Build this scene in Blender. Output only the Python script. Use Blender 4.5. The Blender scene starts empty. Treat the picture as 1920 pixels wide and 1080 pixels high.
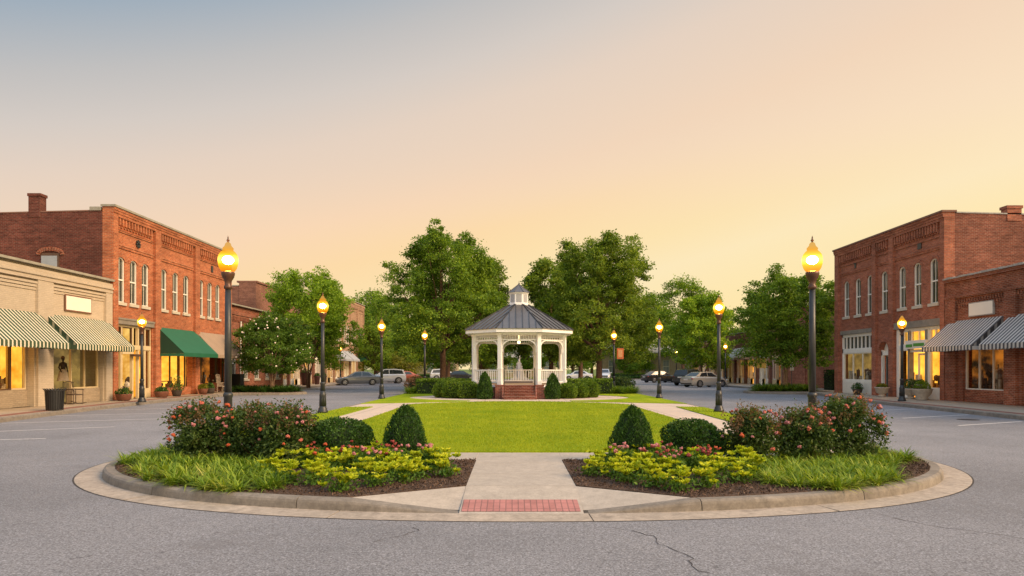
import bpy, math, random
import numpy as np
from mathutils import Vector, Matrix
R = math.radians
scene = bpy.context.scene
col = scene.collection
random.seed(7)

# ------------------------------------------------------------------ camera
cam_d = bpy.data.cameras.new('camera'); cam = bpy.data.objects.new('camera', cam_d); col.objects.link(cam)
cam.location = (0, 0, 1.7); cam.rotation_euler = (R(90), 0, 0)
cam_d.sensor_width = 36; cam_d.lens = 24.0; cam_d.shift_y = 152/1920
cam_d.clip_end = 5000; cam_d.clip_start = 0.1
scene.camera = cam
scene.view_settings.view_transform = 'Standard'; scene.view_settings.look = 'None'
scene.view_settings.exposure = 0.0; scene.view_settings.gamma = 1.0

# ------------------------------------------------------------------ sky
SUN_EL, SUN_AZ = R(24), R(64)          # azimuth measured from +Y towards +X
world = bpy.data.worlds.new('World'); scene.world = world; world.use_nodes = True
nt = world.node_tree; nt.nodes.clear()
def N(nt, t, **kw):
    n = nt.nodes.new(t)
    for k, v in kw.items(): setattr(n, k, v)
    return n
def ramp(nt, stops, interp='LINEAR'):
    n = nt.nodes.new('ShaderNodeValToRGB'); cr = n.color_ramp; cr.interpolation = interp
    while len(cr.elements) > 1: cr.elements.remove(cr.elements[-1])
    cr.elements[0].position = stops[0][0]; cr.elements[0].color = (*stops[0][1], 1)
    for p, c in stops[1:]:
        e = cr.elements.new(p); e.color = (*c, 1)
    return n
def lin(r, g, b):
    f = lambda v: (v/255/12.92) if v/255 <= .04045 else ((v/255+.055)/1.055)**2.4
    return (f(r), f(g), f(b))
def math_(nt, op, a, b=None, clamp=False):
    n = nt.nodes.new('ShaderNodeMath'); n.operation = op; n.use_clamp = clamp
    for i, v in enumerate((a, b)):
        if v is None: continue
        if isinstance(v, (int, float)): n.inputs[i].default_value = v
        else: nt.links.new(v, n.inputs[i])
    return n.outputs[0]
tc = N(nt, 'ShaderNodeTexCoord'); sx = N(nt, 'ShaderNodeSeparateXYZ'); nt.links.new(tc.outputs['Generated'], sx.inputs[0])
X_, Y_, Z_ = sx.outputs
zz = math_(nt, 'MAXIMUM', Z_, 0.0)
t = math_(nt, 'SUBTRACT', zz, math_(nt, 'MULTIPLY', X_, 0.27))
t = math_(nt, 'ADD', math_(nt, 'MULTIPLY', t, 0.8), 0.232)      # t: -.3 .. 1.2
rp = ramp(nt, [(0.04, lin(254, 228, 165)), (0.16, lin(253, 226, 156)), (0.23, lin(253, 229, 170)), (0.30, lin(252, 231, 186)), (0.34, lin(252, 226, 174)), (0.40, lin(252, 218, 168)), (0.45, lin(249, 215, 180)),
               (0.54, lin(229, 209, 192)), (0.585, lin(213, 203, 195)), (0.63, lin(192, 190, 190)), (0.68, lin(158, 172, 186)), (0.735, lin(138, 162, 180)), (1.0, lin(150, 165, 186))])
nt.links.new(t, rp.inputs[0])
rq = ramp(nt, [(0.04, lin(253, 236, 205)), (0.20, lin(253, 234, 202)), (0.30, lin(251, 229, 196)), (0.38, lin(247, 221, 190)), (0.45, lin(241, 213, 186)),
               (0.53, lin(229, 209, 192)), (0.575, lin(213, 203, 195)), (0.62, lin(193, 191, 190)), (0.67, lin(160, 174, 187)), (0.725, lin(138, 162, 180)), (1.0, lin(150, 165, 186))])
nt.links.new(t, rq.inputs[0])
mz = N(nt, 'ShaderNodeMapRange'); nt.links.new(zz, mz.inputs[0]); mz.inputs[1].default_value = .17; mz.inputs[2].default_value = .33; mz.interpolation_type = 'SMOOTHSTEP'
mxs = N(nt, 'ShaderNodeMix'); mxs.data_type = 'RGBA'; nt.links.new(mz.outputs[0], mxs.inputs[0]); nt.links.new(rp.outputs[0], mxs.inputs[6]); nt.links.new(rq.outputs[0], mxs.inputs[7])
sky = N(nt, 'ShaderNodeTexSky'); sky.sky_type = 'NISHITA'; sky.sun_disc = False
sky.sun_elevation = R(4); sky.sun_rotation = SUN_AZ
bg2 = N(nt, 'ShaderNodeBackground'); nt.links.new(sky.outputs[0], bg2.inputs[0]); bg2.inputs[1].default_value = 0.004
# sky behind the view and overhead is boosted, unseen, to add fill light
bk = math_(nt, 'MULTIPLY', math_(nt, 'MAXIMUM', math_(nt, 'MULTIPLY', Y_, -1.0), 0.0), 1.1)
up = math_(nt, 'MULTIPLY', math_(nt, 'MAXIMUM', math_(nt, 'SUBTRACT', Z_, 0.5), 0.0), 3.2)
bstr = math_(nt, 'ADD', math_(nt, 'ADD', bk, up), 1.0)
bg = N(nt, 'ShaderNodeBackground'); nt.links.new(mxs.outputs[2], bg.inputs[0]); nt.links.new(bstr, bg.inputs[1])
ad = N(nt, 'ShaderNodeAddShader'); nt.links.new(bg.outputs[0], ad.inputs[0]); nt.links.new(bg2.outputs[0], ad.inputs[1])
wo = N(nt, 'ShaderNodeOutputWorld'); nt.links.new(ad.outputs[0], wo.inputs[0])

sd = bpy.data.lights.new('sun', 'SUN'); sd.energy = 5.0; sd.angle = R(30); sd.color = (1.0, 0.70, 0.42)
so = bpy.data.objects.new('sun', sd); col.objects.link(so)
SEL = R(34); sdir = Vector((math.sin(R(113))*math.cos(SEL), math.cos(R(113))*math.cos(SEL), math.sin(SEL)))
so.rotation_euler = sdir.to_track_quat('Z', 'Y').to_euler(); so.location = (60, -10, 40)

# ------------------------------------------------------------------ materials
def newmat(name):
    m = bpy.data.materials.new(name); m.use_nodes = True
    nt = m.node_tree; nt.nodes.clear()
    o = N(nt, 'ShaderNodeOutputMaterial'); b = N(nt, 'ShaderNodeBsdfPrincipled')
    nt.links.new(b.outputs[0], o.inputs[0])
    return m, nt, b, o
def noise(nt, vec, scale, detail=4, rough=.6):
    n = N(nt, 'ShaderNodeTexNoise'); n.inputs['Scale'].default_value = scale
    n.inputs['Detail'].default_value = detail; n.inputs['Roughness'].default_value = rough
    nt.links.new(vec, n.inputs['Vector']); return n.outputs['Fac']
def mix(nt, f, a, b, mode='MIX'):
    n = N(nt, 'ShaderNodeMix'); n.data_type = 'RGBA'; n.blend_type = mode
    for idx, v in ((0, f), (6, a), (7, b)):
        if isinstance(v, (int, float)): n.inputs[idx].default_value = v
        elif isinstance(v, tuple): n.inputs[idx].default_value = (*v, 1)
        else: nt.links.new(v, n.inputs[idx])
    return n.outputs[2]
def bump(nt, b, h, strength, dist=.02):
    n = N(nt, 'ShaderNodeBump'); n.inputs['Strength'].default_value = strength; n.inputs['Distance'].default_value = dist
    nt.links.new(h, n.inputs['Height']); nt.links.new(n.outputs[0], b.inputs['Normal'])
def objvec(nt):
    return N(nt, 'ShaderNodeTexCoord').outputs['Object']
def rng(nt, v, a, b, c=0., d=1.):
    n = N(nt, 'ShaderNodeMapRange'); n.inputs[1].default_value = a; n.inputs[2].default_value = b
    n.inputs[3].default_value = c; n.inputs[4].default_value = d; nt.links.new(v, n.inputs[0]); return n.outputs[0]
def pm(name, c1, c2=None, scale=6, rough=.7, bs=0.0, metal=0.0, bscale=None, spec=None, coat=0):
    m, nt, b, o = newmat(name)
    v = objvec(nt); c2 = c2 or tuple(x*.82 for x in c1)
    f = noise(nt, v, scale, 6)
    nt.links.new(mix(nt, rng(nt, f, .3, .7), c1, c2), b.inputs['Base Color'])
    b.inputs['Roughness'].default_value = rough; b.inputs['Metallic'].default_value = metal
    if spec is not None: b.inputs['Specular IOR Level'].default_value = spec
    if coat: b.inputs['Coat Weight'].default_value = coat
    if bs: bump(nt, b, noise(nt, v, bscale or scale*4, 5), bs)
    return m
def brick(name, c1, c2, mortar, stain=(.55, 1.25), bw=.215, rh=.075, bs=.35, stainc=None, big=.35, mott=1.0):
    m, nt, b, o = newmat(name)
    v = objvec(nt); s = N(nt, 'ShaderNodeSeparateXYZ'); nt.links.new(v, s.inputs[0])
    u = math_(nt, 'ADD', s.outputs[0], s.outputs[1])
    c = N(nt, 'ShaderNodeCombineXYZ'); nt.links.new(u, c.inputs[0]); nt.links.new(s.outputs[2], c.inputs[1])
    bt = N(nt, 'ShaderNodeTexBrick'); nt.links.new(c.outputs[0], bt.inputs['Vector'])
    bt.inputs['Scale'].default_value = 1; bt.inputs['Brick Width'].default_value = bw; bt.inputs['Row Height'].default_value = rh
    bt.inputs['Mortar Size'].default_value = .009; bt.inputs['Bias'].default_value = 0.1
    bt.inputs['Color1'].default_value = (*c1, 1); bt.inputs['Color2'].default_value = (*c2, 1); bt.inputs['Mortar'].default_value = (*mortar, 1)
    sc = N(nt, 'ShaderNodeVectorMath'); sc.operation = 'MULTIPLY'; nt.links.new(v, sc.inputs[0]); sc.inputs[1].default_value = (1, 1, 3.2)
    f1 = noise(nt, v, big, 6, .65); f2 = noise(nt, sc.outputs[0], 1.6, 7, .7); f3 = noise(nt, sc.outputs[0], 7, 4, .6)
    cl = mix(nt, 1.0, bt.outputs['Color'], mix(nt, rng(nt, f1, .3, .7), (stain[0],)*3, (stain[1],)*3), 'MULTIPLY')
    cl = mix(nt, 1.0, cl, mix(nt, rng(nt, f2, .32, .68), tuple(1-(1-k)*mott for k in (.62, .58, .56)), tuple(1+(k-1)*mott for k in (1.22, 1.2, 1.18))), 'MULTIPLY')
    cl = mix(nt, 1.0, cl, mix(nt, rng(nt, f3, .3, .7), tuple(1-(1-k)*mott for k in (.72, .70, .70)), tuple(1+(k-1)*mott for k in (1.22, 1.22, 1.22))), 'MULTIPLY')
    if stainc:
        cl = mix(nt, rng(nt, noise(nt, sc.outputs[0], .9, 8, .75), .55, .75, 0, .55), cl, stainc)
    nt.links.new(cl, b.inputs['Base Color']); b.inputs['Roughness'].default_value = .9
    b.inputs['Specular IOR Level'].default_value = .2
    h = math_(nt, 'ADD', math_(nt, 'MULTIPLY', bt.outputs['Fac'], -1.0), math_(nt, 'MULTIPLY', f3, .6))
    bump(nt, b, h, bs, .012)
    return m
def foliage(name, cols, trans=.35, rough=.55, seedscale=.35, gain=1.0):
    m, nt, b, o = newmat(name)
    cols = [(p_, tuple(min(.95, c_*gain) for c_ in cc)) for p_, cc in cols]
    g = N(nt, 'ShaderNodeNewGeometry'); rp = ramp(nt, cols); 
    v = objvec(nt); f = noise(nt, v, seedscale, 3, .5)
    mx = math_(nt, 'ADD', math_(nt, 'MULTIPLY', g.outputs['Random Per Island'], .62), math_(nt, 'MULTIPLY', rng(nt, f, .3, .7), .38))
    nt.links.new(mx, rp.inputs[0]); nt.links.new(rp.outputs[0], b.inputs['Base Color'])
    b.inputs['Roughness'].default_value = rough; b.inputs['Specular IOR Level'].default_value = .25
    tr = N(nt, 'ShaderNodeBsdfTranslucent'); nt.links.new(mix(nt, 1.0, rp.outputs[0], (1.25, 1.2, .5), 'MULTIPLY'), tr.inputs[0])
    ms = N(nt, 'ShaderNodeMixShader'); ms.inputs[0].default_value = trans
    nt.links.new(b.outputs[0], ms.inputs[1]); nt.links.new(tr.outputs[0], ms.inputs[2]); nt.links.new(ms.outputs[0], o.inputs[0])
    return m
def emit(name, c, s, c2=None, scale=2.0):
    m, nt, b, o = newmat(name)
    e = N(nt, 'ShaderNodeEmission'); e.inputs[0].default_value = (*c, 1); e.inputs[1].default_value = s
    if c2:
        v = objvec(nt); f = noise(nt, v, scale, 3, .6)
        nt.links.new(mix(nt, rng(nt, f, .35, .65), c, c2), e.inputs[0])
    nt.links.new(e.outputs[0], o.inputs[0]); return m
def stripes(name, ca, cb, period, duty=.5, rough=.8, axis=0):
    m, nt, b, o = newmat(name)
    v = objvec(nt); s = N(nt, 'ShaderNodeSeparateXYZ'); nt.links.new(v, s.inputs[0])
    fr = math_(nt, 'FRACT', math_(nt, 'DIVIDE', s.outputs[axis], period))
    st = math_(nt, 'GREATER_THAN', fr, duty)
    cl = mix(nt, st, ca, cb)
    f = noise(nt, v, 1.5, 5)
    cl = mix(nt, 1.0, cl, mix(nt, f, (.75, .75, .75), (1.15, 1.12, 1.08)), 'MULTIPLY')
    nt.links.new(cl, b.inputs['Base Color']); b.inputs['Roughness'].default_value = rough
    return m
def glassmat(name, tint=(.9, .9, .85), refl=.12):
    m, nt, b, o = newmat(name)
    tr = N(nt, 'ShaderNodeBsdfTransparent'); tr.inputs[0].default_value = (*tint, 1)
    gl = N(nt, 'ShaderNodeBsdfGlossy'); gl.inputs['Roughness'].default_value = .03
    fr = N(nt, 'ShaderNodeFresnel'); fr.inputs[0].default_value = 1.35
    ms = N(nt, 'ShaderNodeMixShader'); nt.links.new(math_(nt, 'ADD', math_(nt, 'MULTIPLY', fr.outputs[0], .45), refl*.2, True), ms.inputs[0])
    nt.links.new(tr.outputs[0], ms.inputs[1]); nt.links.new(gl.outputs[0], ms.inputs[2]); nt.links.new(ms.outputs[0], o.inputs[0])
    return m

M = {}
M['brick_red'] = brick('brick_red', (.48, .145, .058), (.36, .095, .040), (.38, .25, .16), (.75, 1.25), stainc=(.10, .042, .03))
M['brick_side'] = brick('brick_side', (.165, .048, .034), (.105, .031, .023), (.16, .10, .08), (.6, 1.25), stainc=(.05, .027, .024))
M['brick_right'] = brick('brick_right', (.42, .142, .076), (.31, .095, .057), (.30, .20, .15), (.7, 1.25), stainc=(.08, .04, .033))
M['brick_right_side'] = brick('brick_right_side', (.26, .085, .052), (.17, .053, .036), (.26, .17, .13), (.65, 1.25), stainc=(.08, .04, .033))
M['brick_dark'] = brick('brick_dark', (.35, .105, .056), (.22, .068, .041), (.34, .23, .17), (.6, 1.25), stainc=(.06, .03, .025))
M['brick_step'] = brick('brick_step', (.27, .085, .058), (.19, .055, .042), (.30, .22, .18), (.8, 1.2))
M['brick_beige'] = brick('brick_beige', (.47, .40, .315), (.445, .38, .30), (.39, .335, .265), (.93, 1.06), bs=.25, mott=.28)
M['beige_base'] = brick('beige_base', (.36, .30, .22), (.32, .26, .19), (.27, .22, .165), (.85, 1.1), bs=.2, mott=.4)
M['brick_far'] = brick('brick_far', (.27, .12, .08), (.20, .085, .06), (.3, .2, .16), (.7, 1.2))
M['brick_tan'] = brick('brick_tan', (.42, .27, .18), (.36, .22, .15), (.4, .3, .22), (.8, 1.1))
M['stone_far'] = pm('stone_far', (.42, .34, .26), (.30, .24, .18), 3, .9, .3)
M['coping'] = pm('coping', (.33, .31, .26), (.22, .21, .17), 3, .85, .3)
M['coping_red'] = pm('coping_red', (.22, .11, .08), (.16, .085, .06), 3, .85, .3)
M['slate'] = pm('slate', (.42, .40, .37), (.22, .21, .20), 5, .8, .3)
M['lintel'] = pm('lintel', (.26, .23, .19), (.17, .15, .125), 4, .7, .2)
M['white'] = pm('white_paint', (.78, .76, .70), (.68, .66, .60), 7, .5)
M['white_gaz'] = pm('white_gazebo_paint', (.83, .83, .84), (.76, .76, .77), 5, .5)
M['cream'] = pm('cream_paint', (.62, .50, .30), (.54, .43, .25), 5, .55)
M['sill'] = pm('stone_sill', (.55, .49, .40), (.42, .38, .31), 6, .85)
M['asphalt'] = None
M['dark_iron'] = pm('dark_iron', (.030, .032, .034), (.018, .02, .022), 12, .42, .1, spec=.5)
M['bronze'] = pm('bronze_cap', (.13, .06, .035), (.075, .036, .024), 12, .4, .1, metal=.3)
M['black'] = pm('black_metal', (.012, .012, .013), (.02, .02, .02), 12, .5)
M['wood_dark'] = pm('dark_wood', (.10, .05, .025), (.06, .03, .016), 9, .6)
M['win_dark'] = pm('window_glass', (.045, .045, .035), (.02, .024, .02), 1.1, .06, spec=.9)
M['win_blue'] = pm('window_blind', (.24, .28, .32), (.19, .23, .27), 3, .15, spec=.8)
M['shop_glass'] = glassmat('shop_glass')
M['lit'] = emit('lit_interior', (.62, .19, .01), 2.1, (1.0, .50, .06), 1.0)
M['lit_dim'] = emit('dim_lit_interior', (.10, .065, .025), 1.0, (.42, .26, .07), 1.1)
M['lit_cream'] = emit('cream_lit_interior', (.55, .24, .03), 1.3, (1.0, .62, .17), 1.1)
M['lit_dark'] = emit('dark_lit_interior', (.02, .010, .006), 1.0, (.55, .17, .02), 1.2)
M['lamp'] = emit('warm_lamp', (1, .72, .30), 7.0)
M['goods'] = pm('display_goods', (.24, .12, .06), (.05, .03, .025), 5, .7)
M['goods_white'] = pm('pale_display_goods', (.6, .55, .46), (.4, .36, .3), 8, .7)
M['goods_dark'] = pm('dark_display_goods', (.03, .022, .018), (.07, .04, .025), 8, .7)
M['awn_green'] = stripes('green_white_awning', (.04, .075, .04), (.66, .62, .50), .21, .64)
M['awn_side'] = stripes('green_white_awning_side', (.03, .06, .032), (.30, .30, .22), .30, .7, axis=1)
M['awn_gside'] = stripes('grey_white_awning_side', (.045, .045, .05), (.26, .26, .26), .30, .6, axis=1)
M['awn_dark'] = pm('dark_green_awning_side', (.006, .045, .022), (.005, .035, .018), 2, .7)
M['awn_grey'] = stripes('grey_white_awning', (.070, .072, .085), (.50, .49, .47), .22, .50)
M['awn_tan'] = stripes('tan_awning', (.34, .25, .18), (.29, .21, .15), .3, .7)
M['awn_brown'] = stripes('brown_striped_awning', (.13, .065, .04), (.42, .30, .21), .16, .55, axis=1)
M['awn_solid'] = pm('green_awning', (.012, .115, .055), (.009, .095, .045), 2, .65, .1)
M['awn_white'] = pm('white_awning', (.6, .58, .54), (.5, .48, .46), 2, .7)
M['awn_blue'] = stripes('blue_grey_awning', (.30, .33, .38), (.36, .39, .43), .3)
M['sign_white'] = pm('white_sign_board', (.74, .70, .64), (.70, .66, .60), 2, .6)
M['sign_wood'] = pm('sign_frame_wood', (.17, .08, .045), (.12, .06, .035), 6, .7)
M['sign_green'] = pm('green_sign', (.06, .22, .03), (.09, .30, .05), 9, .6)
M['sign_yellow'] = pm('yellow_sign', (.75, .52, .12), (.62, .38, .08), 14, .6)
M['red_door'] = pm('grey_door_paint', (.16, .16, .15), (.12, .12, .11), 5, .5)
M['metal_roof'] = pm('metal_roof', (.150, .140, .138), (.115, .108, .108), 2, .36, metal=.4)
M['metal_seam'] = pm('metal_seam', (.035, .035, .038), (.028, .028, .03), 2, .5)
M['louver'] = pm('louver_grey', (.40, .41, .44), (.33, .34, .37), 2, .6)
M['wood_floor'] = pm('deck_wood', (.42, .30, .20), (.34, .24, .16), 5, .7)
M['terracotta'] = pm('terracotta', (.20, .075, .045), (.13, .05, .032), 6, .8, .2)
M['urn'] = pm('cast_stone', (.46, .42, .36), (.33, .30, .26), 9, .85, .3)
M['planter_dark'] = pm('dark_planter', (.07, .055, .045), (.045, .035, .03), 9, .8)
M['planter_plum'] = pm('plum_planter', (.085, .03, .028), (.05, .02, .02), 9, .6)
M['soil'] = pm('soil', (.05, .032, .022), (.03, .02, .014), 20, 1, .3)
M['bark'] = pm('bark', (.17, .095, .055), (.075, .042, .026), 9, .95, .8, bscale=14)
M['bark_pale'] = pm('pale_bark', (.42, .27, .18), (.24, .15, .10), 5, .85, .4)
M['tyre'] = pm('tyre', (.018, .018, .018), (.025, .025, .025), 20, .8)
M['rim'] = pm('rim', (.50, .50, .51), (.36, .36, .37), 6, .3, metal=.7)
M['car_glass'] = pm('car_glass', (.02, .025, .028), (.012, .016, .018), 3, .05, spec=.9)
M['taillight'] = pm('taillight', (.35, .02, .015), (.25, .015, .01), 8, .2)
M['headlight'] = pm('headlight', (.65, .65, .62), (.5, .5, .5), 8, .15)
M['skin_cloth'] = pm('white_cloth', (.55, .46, .38), (.42, .34, .27), 12, .9, .3)
M['yellow_cloth'] = pm('yellow_cloth', (.70, .38, .03), (.58, .30, .02), 8, .9)
M['monument'] = pm('white_stone', (.46, .44, .41), (.34, .33, .31), 4, .8)
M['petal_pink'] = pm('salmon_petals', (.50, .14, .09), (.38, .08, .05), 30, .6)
M['petal_orange'] = pm('orange_petals', (.50, .095, .025), (.40, .06, .015), 30, .6)
M['petal_rose'] = pm('pink_petals', (.48, .20, .20), (.34, .10, .11), 30, .6)
M['petal_red'] = pm('dark_red_petals', (.28, .035, .025), (.18, .02, .015), 30, .6)
M['petal_white'] = pm('white_petals', (.78, .70, .62), (.66, .56, .48), 30, .6)
M['leaf_tree'] = foliage('tree_leaves', [(0, (0.038, 0.082, 0.008)), (.4, (0.097, 0.175, 0.016)), (.75, (0.185, 0.285, 0.026)), (1, (0.336, 0.440, 0.050))], .45, gain=1.22)
M['leaf_right'] = foliage('tree_leaves_olive', [(0, (0.038, 0.075, 0.008)), (.4, (0.101, 0.165, 0.016)), (.75, (0.193, 0.270, 0.028)), (1, (0.353, 0.420, 0.050))], .45, gain=1.22)
M['leaf_bright'] = foliage('bright_tree_leaves', [(0, (0.063, 0.125, 0.010)), (.5, (0.168, 0.280, 0.022)), (1, (0.353, 0.480, 0.040))], .48, gain=1.22)
M['leaf_dark'] = foliage('dark_tree_leaves', [(0, (0.027, 0.062, 0.008)), (.5, (0.071, 0.140, 0.016)), (1, (0.168, 0.260, 0.030))], .4, gain=1.22)
M['leaf_yellow'] = foliage('yellowish_tree_leaves', [(0, (.07, .10, .012)), (.5, (.17, .19, .02)), (1, (.32, .30, .03))], .4)
M['leaf_box'] = foliage('boxwood_leaves', [(0, (.016, .045, .010)), (.5, (.045, .11, .018)), (1, (.12, .22, .04))], .25, seedscale=2)
M['leaf_cone'] = foliage('conifer_leaves', [(0, (.016, .045, .012)), (.5, (.042, .11, .020)), (1, (.10, .20, .035))], .25, seedscale=3)
M['leaf_hedge'] = foliage('hedge_leaves', [(0, (.05, .11, .015)), (.5, (.12, .21, .022)), (1, (.26, .36, .035))], .35, seedscale=2)
M['leaf_rose'] = foliage('rose_leaves', [(0, (.022, .048, .012)), (.5, (.055, .105, .022)), (.8, (.11, .155, .035)), (1, (.17, .15, .06))], .3, seedscale=2.5)
M['leaf_new'] = foliage('reddish_new_leaves', [(0, (.08, .09, .03)), (.5, (.17, .10, .05)), (1, (.28, .15, .09))], .3, seedscale=2)
M['leaf_lime'] = foliage('chartreuse_leaves', [(0, (.18, .29, .014)), (.4, (.40, .49, .02)), (1, (.72, .70, .045))], .35, seedscale=4)
M['leaf_under'] = foliage('green_under_leaves', [(0, (.04, .10, .014)), (1, (.12, .22, .02))], .3, seedscale=4)
M['blade'] = foliage('lily_turf_blades', [(0, (.05, .12, .012)), (.45, (.16, .26, .022)), (.8, (.32, .40, .04)), (1, (.58, .55, .16))], .35, seedscale=1.5)
M['lawn_blade'] = foliage('lawn_blades', [(0, (.16, .26, .008)), (.5, (.27, .34, .012)), (1, (.46, .47, .025))], .35, seedscale=.8)

def asphalt():
    m, nt, b, o = newmat('asphalt'); v = objvec(nt)
    c = mix(nt, rng(nt, noise(nt, v, .16, 6, .65), .35, .65), (.170, .173, .187), (.245, .248, .266))
    c = mix(nt, 1.0, c, mix(nt, rng(nt, noise(nt, v, 55, 3, .7), .32, .68), (.38, .38, .38), (1.6, 1.6, 1.6)), 'MULTIPLY')
    c = mix(nt, 1.0, c, mix(nt, rng(nt, noise(nt, v, 26, 4, .8), .38, .62), (.66, .65, .65), (1.30, 1.29, 1.29)), 'MULTIPLY')
    c = mix(nt, 1.0, c, mix(nt, rng(nt, noise(nt, v, 9, 5, .7), .3, .7), (.84, .84, .84), (1.14, 1.14, 1.14)), 'MULTIPLY')
    sc = N(nt, 'ShaderNodeVectorMath'); sc.operation = 'MULTIPLY'; nt.links.new(v, sc.inputs[0]); sc.inputs[1].default_value = (1, 1.0, 1)
    c = mix(nt, rng(nt, noise(nt, sc.outputs[0], 3.2, 4, .8), .63, .70, 0, .7), c, (.055, .052, .055))
    c = mix(nt, rng(nt, noise(nt, v, .55, 7, .75), .54, .68, 0, .5), c, (.13, .125, .13))
    c = mix(nt, rng(nt, noise(nt, v, 1.7, 5, .7), .60, .72, 0, .3), c, (.30, .29, .29))
    nt.links.new(c, b.inputs['Base Color']); b.inputs['Roughness'].default_value = .82; b.inputs['Specular IOR Level'].default_value = .35
    bump(nt, b, noise(nt, v, 70, 3, .8), .6, .012); return m
def concrete(name, c1, c2, joint=None, bs=.25, dirt=.5):
    m, nt, b, o = newmat(name); v = objvec(nt)
    c = mix(nt, rng(nt, noise(nt, v, 1.1, 6, .65), .3, .7), c1, c2)
    c = mix(nt, 1.0, c, mix(nt, rng(nt, noise(nt, v, 38, 4, .7), .3, .7), (.86, .86, .86), (1.1, 1.1, 1.1)), 'MULTIPLY')
    c = mix(nt, rng(nt, noise(nt, v, 2.6, 7, .75), .56, .74, 0, dirt), c, tuple(x*.42 for x in c1))
    c = mix(nt, 1.0, c, mix(nt, rng(nt, noise(nt, v, 7, 7, .75), .35, .65), (1-.32*dirt,)*3, (1+.14*dirt,)*3), 'MULTIPLY')
    if joint:
        bt = N(nt, 'ShaderNodeTexBrick'); nt.links.new(v, bt.inputs['Vector']); bt.offset = 0
        bt.inputs['Scale'].default_value = 1; bt.inputs['Brick Width'].default_value = joint; bt.inputs['Row Height'].default_value = joint
        bt.inputs['Mortar Size'].default_value = .012; bt.inputs['Color1'].default_value = bt.inputs['Color2'].default_value = (1, 1, 1, 1); bt.inputs['Mortar'].default_value = (.35, .33, .3, 1)
        c = mix(nt, 1.0, c, bt.outputs['Color'], 'MULTIPLY')
    nt.links.new(c, b.inputs['Base Color']); b.inputs['Roughness'].default_value = .85
    bump(nt, b, noise(nt, v, 45, 4, .7), bs, .01); return m
M['asphalt'] = asphalt()
M['concrete'] = concrete('path_concrete', (.44, .385, .325), (.36, .315, .265), dirt=.5)
M['concrete_j'] = concrete('path_concrete_jointed', (.56, .46, .37), (.50, .40, .32), 1.35, dirt=.1)
M['kerb'] = concrete('kerb_concrete', (.255, .222, .185), (.165, .142, .118), dirt=.95)
M['gutter'] = concrete('gutter_concrete', (.43, .36, .29), (.32, .27, .22), dirt=.95)
M['walk'] = concrete('sidewalk_concrete', (.42, .34, .25), (.33, .27, .20), 1.5, dirt=.4)
M['dark_joint'] = pm('joint_dirt', (.06, .05, .04), (.04, .035, .03), 9, 1)
def paver(name, c1, c2, mo, w, h, off=.5):
    m, nt, b, o = newmat(name); v = objvec(nt)
    bt = N(nt, 'ShaderNodeTexBrick'); nt.links.new(v, bt.inputs['Vector']); bt.offset = off
    bt.inputs['Scale'].default_value = 1; bt.inputs['Brick Width'].default_value = w; bt.inputs['Row Height'].default_value = h
    bt.inputs['Mortar Size'].default_value = .007
    bt.inputs['Color1'].default_value = (*c1, 1); bt.inputs['Color2'].default_value = (*c2, 1); bt.inputs['Mortar'].default_value = (*mo, 1)
    c = mix(nt, 1.0, bt.outputs['Color'], mix(nt, rng(nt, noise(nt, v, 5, 5), .3, .7), (.8, .8, .8), (1.15, 1.15, 1.15)), 'MULTIPLY')
    nt.links.new(c, b.inputs['Base Color']); b.inputs['Roughness'].default_value = .85
    bump(nt, b, math_(nt, 'MULTIPLY', bt.outputs['Fac'], -1.0), .5, .01); return m
M['paver_red'] = paver('red_pavers', (.41, .175, .16), (.34, .14, .125), (.22, .105, .095), .075, .22, 0)
M['walk_brick'] = paver('sidewalk_brick', (.27, .10, .065), (.19, .07, .05), (.2, .13, .1), .11, .22)
def mulchm():
    m, nt, b, o = newmat('mulch'); v = objvec(nt)
    c = mix(nt, rng(nt, noise(nt, v, 26, 6, .75), .35, .65), (.05, .030, .020), (.20, .12, .08))
    c = mix(nt, rng(nt, noise(nt, v, 3, 3), .3, .7), c, mix(nt, 1.0, c, (.7, .65, .6), 'MULTIPLY'))
    nt.links.new(c, b.inputs['Base Color']); b.inputs['Roughness'].default_value = 1
    bump(nt, b, noise(nt, v, 30, 6, .8), 1.0, .05); return m
M['mulch'] = mulchm()
M['chip'] = foliage('mulch_chips', [(0, (.030, .018, .013)), (.5, (.085, .052, .036)), (.85, (.17, .11, .08)), (1, (.36, .29, .23))], 0.0, .9, 3)
def lawnm():
    m, nt, b, o = newmat('lawn_grass'); v = objvec(nt)
    sc = N(nt, 'ShaderNodeVectorMath'); sc.operation = 'MULTIPLY'; nt.links.new(v, sc.inputs[0]); sc.inputs[1].default_value = (1, .45, 1)
    c = mix(nt, rng(nt, noise(nt, v, .35, 5, .6), .3, .7), (.175, .275, .006), (.32, .37, .013))
    c = mix(nt, 1.0, c, mix(nt, rng(nt, noise(nt, v, 28, 5, .75), .3, .7), (.62, .68, .6), (1.25, 1.2, 1.2)), 'MULTIPLY')
    c = mix(nt, rng(nt, noise(nt, v, 1.6, 6, .7), .58, .74, 0, .55), c, (.10, .16, .008))
    s3 = N(nt, 'ShaderNodeSeparateXYZ'); nt.links.new(v, s3.inputs[0]); mw = math_(nt, 'SINE', math_(nt, 'MULTIPLY', s3.outputs[0], 4.6))
    c = mix(nt, 1.0, c, mix(nt, rng(nt, mw, -.5, .5), (.93, .95, .95), (1.06, 1.04, 1.0)), 'MULTIPLY')
    c = mix(nt, rng(nt, noise(nt, v, .8, 7, .75), .66, .74, 0, .5), c, (.30, .24, .08))
    nt.links.new(c, b.inputs['Base Color']); b.inputs['Roughness'].default_value = .9; b.inputs['Specular IOR Level'].default_value = .1
    bump(nt, b, noise(nt, v, 35, 4, .8), .8, .03); return m
M['lawn'] = lawnm()
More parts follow.
